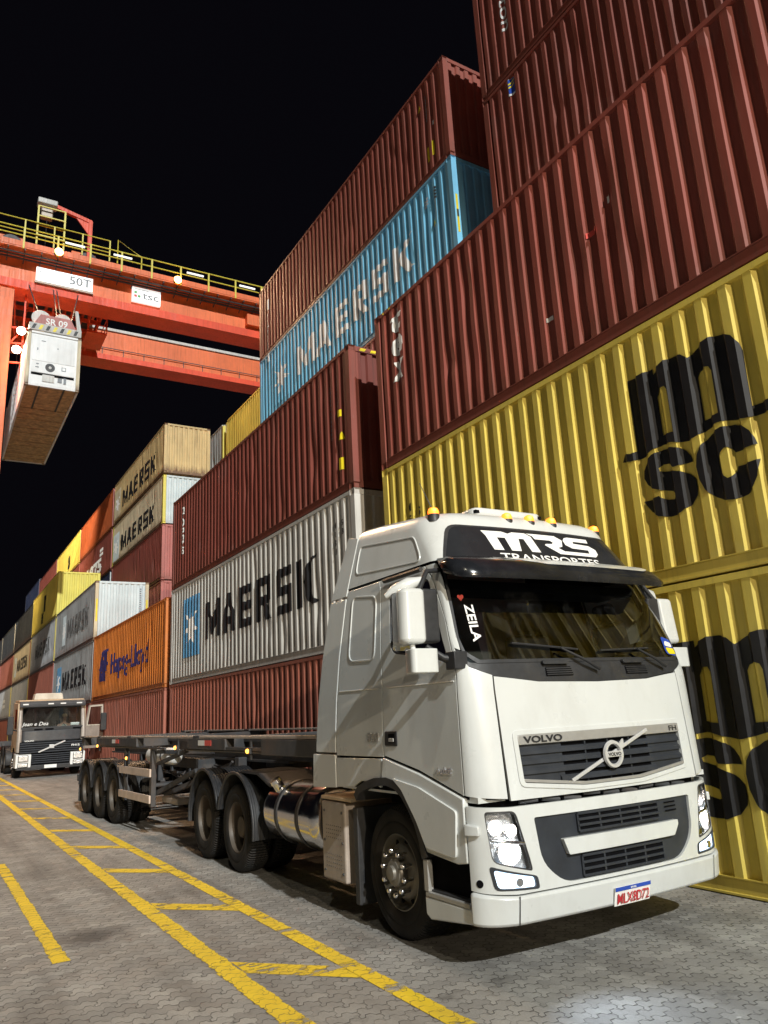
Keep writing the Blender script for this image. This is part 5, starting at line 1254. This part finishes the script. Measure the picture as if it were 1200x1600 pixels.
cb('drive_box', 15.0, 17.5, 39.6, 40.0, 24.9, 25.6, 'gantry', g1)
# trolley between and above the girders
tr_ = cb('trolley_frame', 1.2, 7.2, 40.4, 47.6, 26.45, 26.75, 'gantry')
b = MB()
for k in range(7): b.box(1.2+k-2, 1.32+k-2, .9, 6.9, 25.4, 25.75)
for k in range(5): b.box(-1.2, 5.3, 1.2+1.35*k, 1.3+1.35*k, 25.15, 25.4)
for k in range(6): b.beam((-.6+k*1., 1.5, 25.2), (-.2+k*.95, 4.5, 23.6), .1, .1)
b.box(4.3, 5.4, 2.2, 4.4, 23.7, 23.8)
for zz in (24.2, 24.7): b.box(4.3, 5.4, 2.2, 2.25, zz, zz+.06); b.box(5.36, 5.4, 2.2, 4.4, zz, zz+.06)
for xx in (4.3, 4.8, 5.36): b.box(xx, xx+.05, 2.2, 2.25, 23.8, 25.2)
b.build('trolley_truss', 'gantry_red', tr_)
cb('machine_deck', 1.3, 6.9, 41.3, 46.5, 25.9, 26.0, 'chassis', tr_)
for x0, x1, y0, y1, z1, mm in ((1.2, 2.6, 40.6, 42, 27.7, 'gantry'), (3.0, 4.6, 40.8, 42.6, 27.5, 'gantry'), (5.0, 6.3, 40.5, 42, 27.6, 'gantry'), (2.4, 5.4, 43.4, 45.5, 28.3, 'chassis')): cb('machinery_house', x0, x1, y0, y1, 26.75, z1, mm, tr_, .05)
for xx in (2.0, 5.9): MB().lathe([(.05, -.05), (.5, -.05), (.55, 0), (.5, .05), (.05, .05)], 'y', 24, (xx-2, .45, 27.1)).build('rope_sheave', 'chassis', tr_, smooth=40)
ry = MB()
for y_ in (-.3, 2.6):
    for k in range(5): ry.beam((-.9+1.45*k, y_, 26.75), (-.9+1.45*k, y_, 28.25), .07, .07)
    for z_ in (27.5, 28.25): ry.tube([(-.9, y_, z_), (4.9, y_, z_)], .03, 6)
for x_ in (1.15, 2.5): ry.beam((x_, -.2, 27.0), (x_, -.2, 29.4), .09, .09)
for k in range(4): ry.beam((1.15, -.2, 27.6+.6*k), (2.5, -.2, 27.6+.6*k), .06, .06)
ry.tube([(5.3, -.5, 26.3), (5.3, -.5, 28.3), (6.6, -.6, 27.5), (6.6, -.6, 26.3)], .04, 6); ry.build('trolley_railing', 'rail_yellow', tr_)
pl_ = MB(); pl_.beam((3.89, .3, 26.7), (3.89, .3, 29.55), .22, .22); pl_.beam((3.95, .3, 29.5), (2.0, .3, 29.95), .2, .2); pl_.prism([(3.8, 28.7), (3.8, 29.5), (3.1, 29.6)], 'y', .25, .35); fm = pl_.build('floodlight_arm', 'gantry_red', tr_)
cb('lamp_head', 3.1, 4.1, 39.9, 40.5, 29.72, 30.05, 'lightgrey', fm, .05); cb('camera_unit', 3.3, 3.9, 40.0, 40.4, 28.95, 29.5, 'boxgrey', fm, .05)
MB().tube([(1.62, .2, 29.0), (1.62, .2, 27.2)], .015, 5).build('hanging_wire', 'chassis', fm)
# operator side bracket with two lit lamps
br_ = MB()
for z_ in (20.2, 21.3, 22.2): br_.beam((.2, .5, z_), (1.3, .5, z_+.1), .08, .08)
br_.beam((.9, .5, 20.0), (.9, .5, 24.2), .08, .08); br_.beam((.3, .5, 21.3), (.9, .5, 22.2), .07, .07); lb = br_.build('lamp_bracket', 'gantry_red', cr)
LAMPS = [((10.56, 38.95, 26.35), 'flood'), ((4.21, 38.95, 26.32), 'flood'), ((2.78, 40.2, 21.95), 'flood_white'), ((2.62, 40.2, 20.85), 'flood_white')]
for (p, mm) in LAMPS:
    hd = cb('floodlight', p[0]-.22, p[0]+.22, p[1]-.02, p[1]+.12, p[2]-.18, p[2]+.18, 'chassis', cr, .02); MB().lathe([(.001, -.16), (.11, -.14), (.19, -.08), (.22, .0), (.001, .01)], 'y', 24, (p[0]-2, p[1]-40, p[2])).build('lamp_glass', mm, hd, smooth=60)
for xx in (11.6, 14.8, 7.5, 5.0): cb('tube_lamp', xx-.5, xx+.5, 39.0, 39.08, 26.98, 27.08, 'signlit', cr, .02)
# spreader and the white box it carries
sp_ = thing('spreader', 'red and striped lifting spreader gripping the hanging white container', 'spreader', (4.1, 43.3, 20.62))
b = MB(); b.box(-1.2, 1.2, -6.1, -5.7, .05, .42); b.box(-1.2, 1.2, 5.7, 6.1, .05, .42); b.box(-.5, -.2, -5.7, 5.7, .1, .5); b.box(.2, .5, -5.7, 5.7, .1, .5); b.build('spreader_beam', 'lightgrey', sp_)
for k in range(7): MB().prism([(-1.1+.32*k, .10), (-.96+.32*k, .10), (-.86+.32*k, .36), (-1.0+.32*k, .36)], 'y', -6.106, -6.1).build('warning_stripe', 'tag_yellow' if k % 2 else 'ink', sp_)
pt = MB().prism([(-1.0, .42), (1.0, .42), (.7, 1.0), (-.7, 1.0)], 'y', -5.95, -5.8).build('number_plate', 'pinkred', sp_)
patch('lettering', move(text('SR 09', .34, 1.0, bold=.02), -.45, .52), lambda u, v, d: (u, -5.95-d, v), 'ink_white', pt, .006)
for xx in (-.65, .35): MB().lathe([(.1, -.05), (.42, -.05), (.45, 0), (.42, .05), (.1, .05)], 'y', 24, (xx, -5.6, .95)).build('rope_sheave', 'lightgrey', sp_, smooth=40)
MB().prism([(1.0, .4), (1.2, .4), (1.0, 1.5), (.85, 1.5)], 'y', -6.05, -5.9).build('guide_flap', 'lightgrey', sp_)
for k, (x0, x1, y0) in enumerate(((-.7, -1.3, -5.6), (.1, .05, -5.6), (.3, .2, -5.6), (.75, 1.5, -5.6), (-.7, -1.2, 5.6), (.75, 1.4, 5.6))): MB().tube([(x0, y0, .95), (x1, math.copysign(2.6, y0), 5.0)], .03, 6).build('hoist_rope', 'chassis', sp_)
c = container('white refrigerated container hanging from the crane spreader, wooden underside in view', 4.1-1.219, 37.2, 17.72, 20.62, 'reefer', post='cream', group=None)
for o in [o for o in c.children if o.name.startswith('end_panel')][:1]: bpy.data.objects.remove(o)
for o in [o for o in c.children if o.name.startswith('floor')]: bpy.data.objects.remove(o)
g = MB(); g.box(.09, 2.348, .1, L-.1, .13, .155)
for k in range(12): g.box(.10, 2.338, 3.2+.74*k, 3.86+.74*k, .055-.012*(k % 3), .13)
for x0, x1 in ((.1, .62), (.70, 1.74), (1.82, 2.338)): g.box(x0, x1, .15, 3.05, .05, .13)
g.build('floor', 'timber', c, bevel=.01)
for xx in (.62, 1.74): MB().box(xx, xx+.08, .02, 3.1, .02, .14).build('tunnel_rail', 'chassis', c)
def oe(u, v, d): return (u, .03-d, v)
fr_ = MB().box(.163, 2.275, .05, .12, .16, HC-.11).build('cooling_unit', 'reefer', c)
def ep(name, poly, m, d=.0, th=.02): return patch(name, flat_ngon(poly), oe, m, fr_, d, th)
ep('upper_cover', rp([(.25, 1.35), (2.19, 1.35), (2.19, 2.7), (.25, 2.7)], .04), 'reefer', .0)
ep('lower_cover', rp([(.25, .74), (2.19, .74), (2.19, 1.31), (.25, 1.31)], .04), 'reefer', .0)
ep('compressor_bay', [(.25, .60), (2.19, .60), (2.19, .72), (.25, .72)], 'void', -.01, 0)
ep('fan_grille', [(1.08+.22*math.cos(2*PI*k/24), 1.06+.22*math.sin(2*PI*k/24)) for k in range(24)], 'chassis', .01, .01)
ep('fan_hub', [(1.08+.07*math.cos(2*PI*k/16), 1.06+.07*math.sin(2*PI*k/16)) for k in range(16)], 'lightgrey', .02, .01)
ep('control_box', [(1.6, .98), (1.8, .98), (1.8, 1.18), (1.6, 1.18)], 'ink_grey', .01, .01); ep('control_door', [(1.63, 1.01), (1.77, 1.01), (1.77, 1.15), (1.63, 1.15)], 'reefer', .018, .01)
ep('pipe_panel', rp([(.75, .3), (1.3, .3), (1.3, .66), (.75, .66)], .05), 'lightgrey', .015, .02)
for k, (a, b_, w_, h_) in enumerate(((.45, 1.15, .12, .05), (.42, .98, .16, .05), (1.45, .36, .2, .22), (1.72, .32, .12, .3), (.45, 1.9, .05, .12), (.62, 2.4, .2, .03), (1.35, 2.1, .06, .05))): ep('stencil_mark', [(a, b_), (a+w_, b_), (a+w_, b_+h_), (a, b_+h_)], 'ink_grey', .012, .006)

# ------------------------------------------------------------------ ground and painted markings
def sheet(name, poly, z, m, label):
    bm = flat_ngon(poly)
    for v in bm.verts: v.co.z = z
    me = bpy.data.meshes.new(name); bm.to_mesh(me); bm.free()
    return struct(link(name, me, m), label)
sheet('ground', [(-250, -120), (250, -120), (250, 600), (-250, 600)], 0, 'ground', 'grey interlocking concrete pavers')
sheet('lane_marking', [(2.80, -3), (2.95, -3), (2.90, 60), (2.76, 60)], .004, 'line', 'right yellow line of the hatched strip')
sheet('lane_marking', [(2.01, -3), (2.19, -3), (2.19, 60), (2.01, 60)], .004, 'line', 'left yellow line of the hatched strip')
for k in range(-1, 7): sheet('lane_marking', [(1.05, 7.1-9*k), (1.19, 7.1-9*k), (1.19, 12.6-9*k), (1.05, 12.6-9*k)], .004, 'line', 'dashed yellow line') if k <= 0 else None
for k in range(0, 12):
    y_ = 5.25+2.44*k
    sheet('hatch_bar', [(2.19, y_+.62), (2.80, y_-.02), (2.80, y_+.30), (2.19, y_+.95)], .004, 'bar', 'worn yellow hatch bar between the two lines')

# ------------------------------------------------------------------ light, sky, camera
w = bpy.data.worlds.new('World'); scene.world = w; w.use_nodes = True
nt = w.node_tree; bg = nt.nodes['Background']
bg.inputs[0].default_value = (.55, .5, .8, 1); bg.inputs[1].default_value = .004
def aim(o, d): o.rotation_euler = Vector(d).to_track_quat('-Z', 'Y').to_euler()
def lamp(name, typ, loc, target, energy, col, **k):
    l = bpy.data.lights.new(name, typ); l.energy = energy; l.color = col
    for a, v in k.items(): setattr(l, a, v)
    o = bpy.data.objects.new(name, l); COL.objects.link(o); o.location = loc
    aim(o, Vector(target)-Vector(loc)); return o
lamp('yard_floodlight', 'SUN', (-10, -60, 40), (-10+.12*60, 0, 40-.66*60), 3.3, (.965, 1., .985), angle=R(.6))
lamp('mast_floodlight', 'SPOT', (-2.6, -1.6, 13), (2.9, 6.8, 1.0), 850, (1., .92, .72), spot_size=R(38), spot_blend=.8, shadow_soft_size=.06)
lamp('mast_floodlight', 'SPOT', (-2.5, -34, 11), (6., 36, 4.5), 44000, (1., .85, .64), spot_size=R(27), spot_blend=1., shadow_soft_size=.3)
for (p, mm), e, tgt in zip(LAMPS, (20000, 11000, 9000, 8000), ((7, 10, 2), (4.5, 12, 0), (6, 22, 1), (6, 30, 2))):
    lamp('crane_floodlight', 'SPOT', (p[0], p[1]-.12, p[2]), tgt, e, (1., .62, .34), spot_size=R(110), spot_blend=1., shadow_soft_size=.2)
for s_ in (-1, 1):
    p = Vector(W(s_*1.04, .62, .08)); p = (p[0]+TX, p[1]+TY, p[2])
    lamp('headlight_beam', 'SPOT', p, (p[0]+.5*s_+.9, p[1]-3.0, -.2), 85, (.66, .80, 1.), spot_size=R(95), spot_blend=1., shadow_soft_size=.08)
lamp('crane_floodlight', 'SPOT', (2.6, 48.4, 24.2), (8.5, 84, 8), 34000, (1., .80, .55), spot_size=R(75), spot_blend=1., shadow_soft_size=.3)  # added lamp, unseen on the rear girder, brightens the far stacks
for s_ in (-1, 1):
    p = W(s_*1.04, .86, -.035); lamp('headlight_bulb', 'POINT', (p[0]+TX, p[1]+TY, p[2]), (0, 0, 0), 5.0, (.88, .94, 1.), shadow_soft_size=.01)
cam = bpy.data.cameras.new('camera'); co = bpy.data.objects.new('camera', cam); COL.objects.link(co)
RW = ((0.8609697, 0.0862849, 0.50128444), (-0.50614976, 0.24304383, 0.82749146), (-0.05043408, -0.96617007, 0.25292646))
mw = Matrix.Identity(4)
for i in range(3):
    mw[i][0] = RW[i][0]; mw[i][1] = -RW[i][1]; mw[i][2] = -RW[i][2]
mw[2][3] = 1.7865
co.matrix_world = mw
cam.sensor_fit = 'HORIZONTAL'; cam.sensor_width = 36; cam.lens = 36*1187.9/1200; cam.clip_end = 1500; cam.clip_start = .05
scene.camera = co
scene.view_settings.view_transform = 'Standard'; scene.view_settings.look = 'None'; scene.view_settings.exposure = 0; scene.view_settings.gamma = 1
scene.cycles.max_bounces = 8
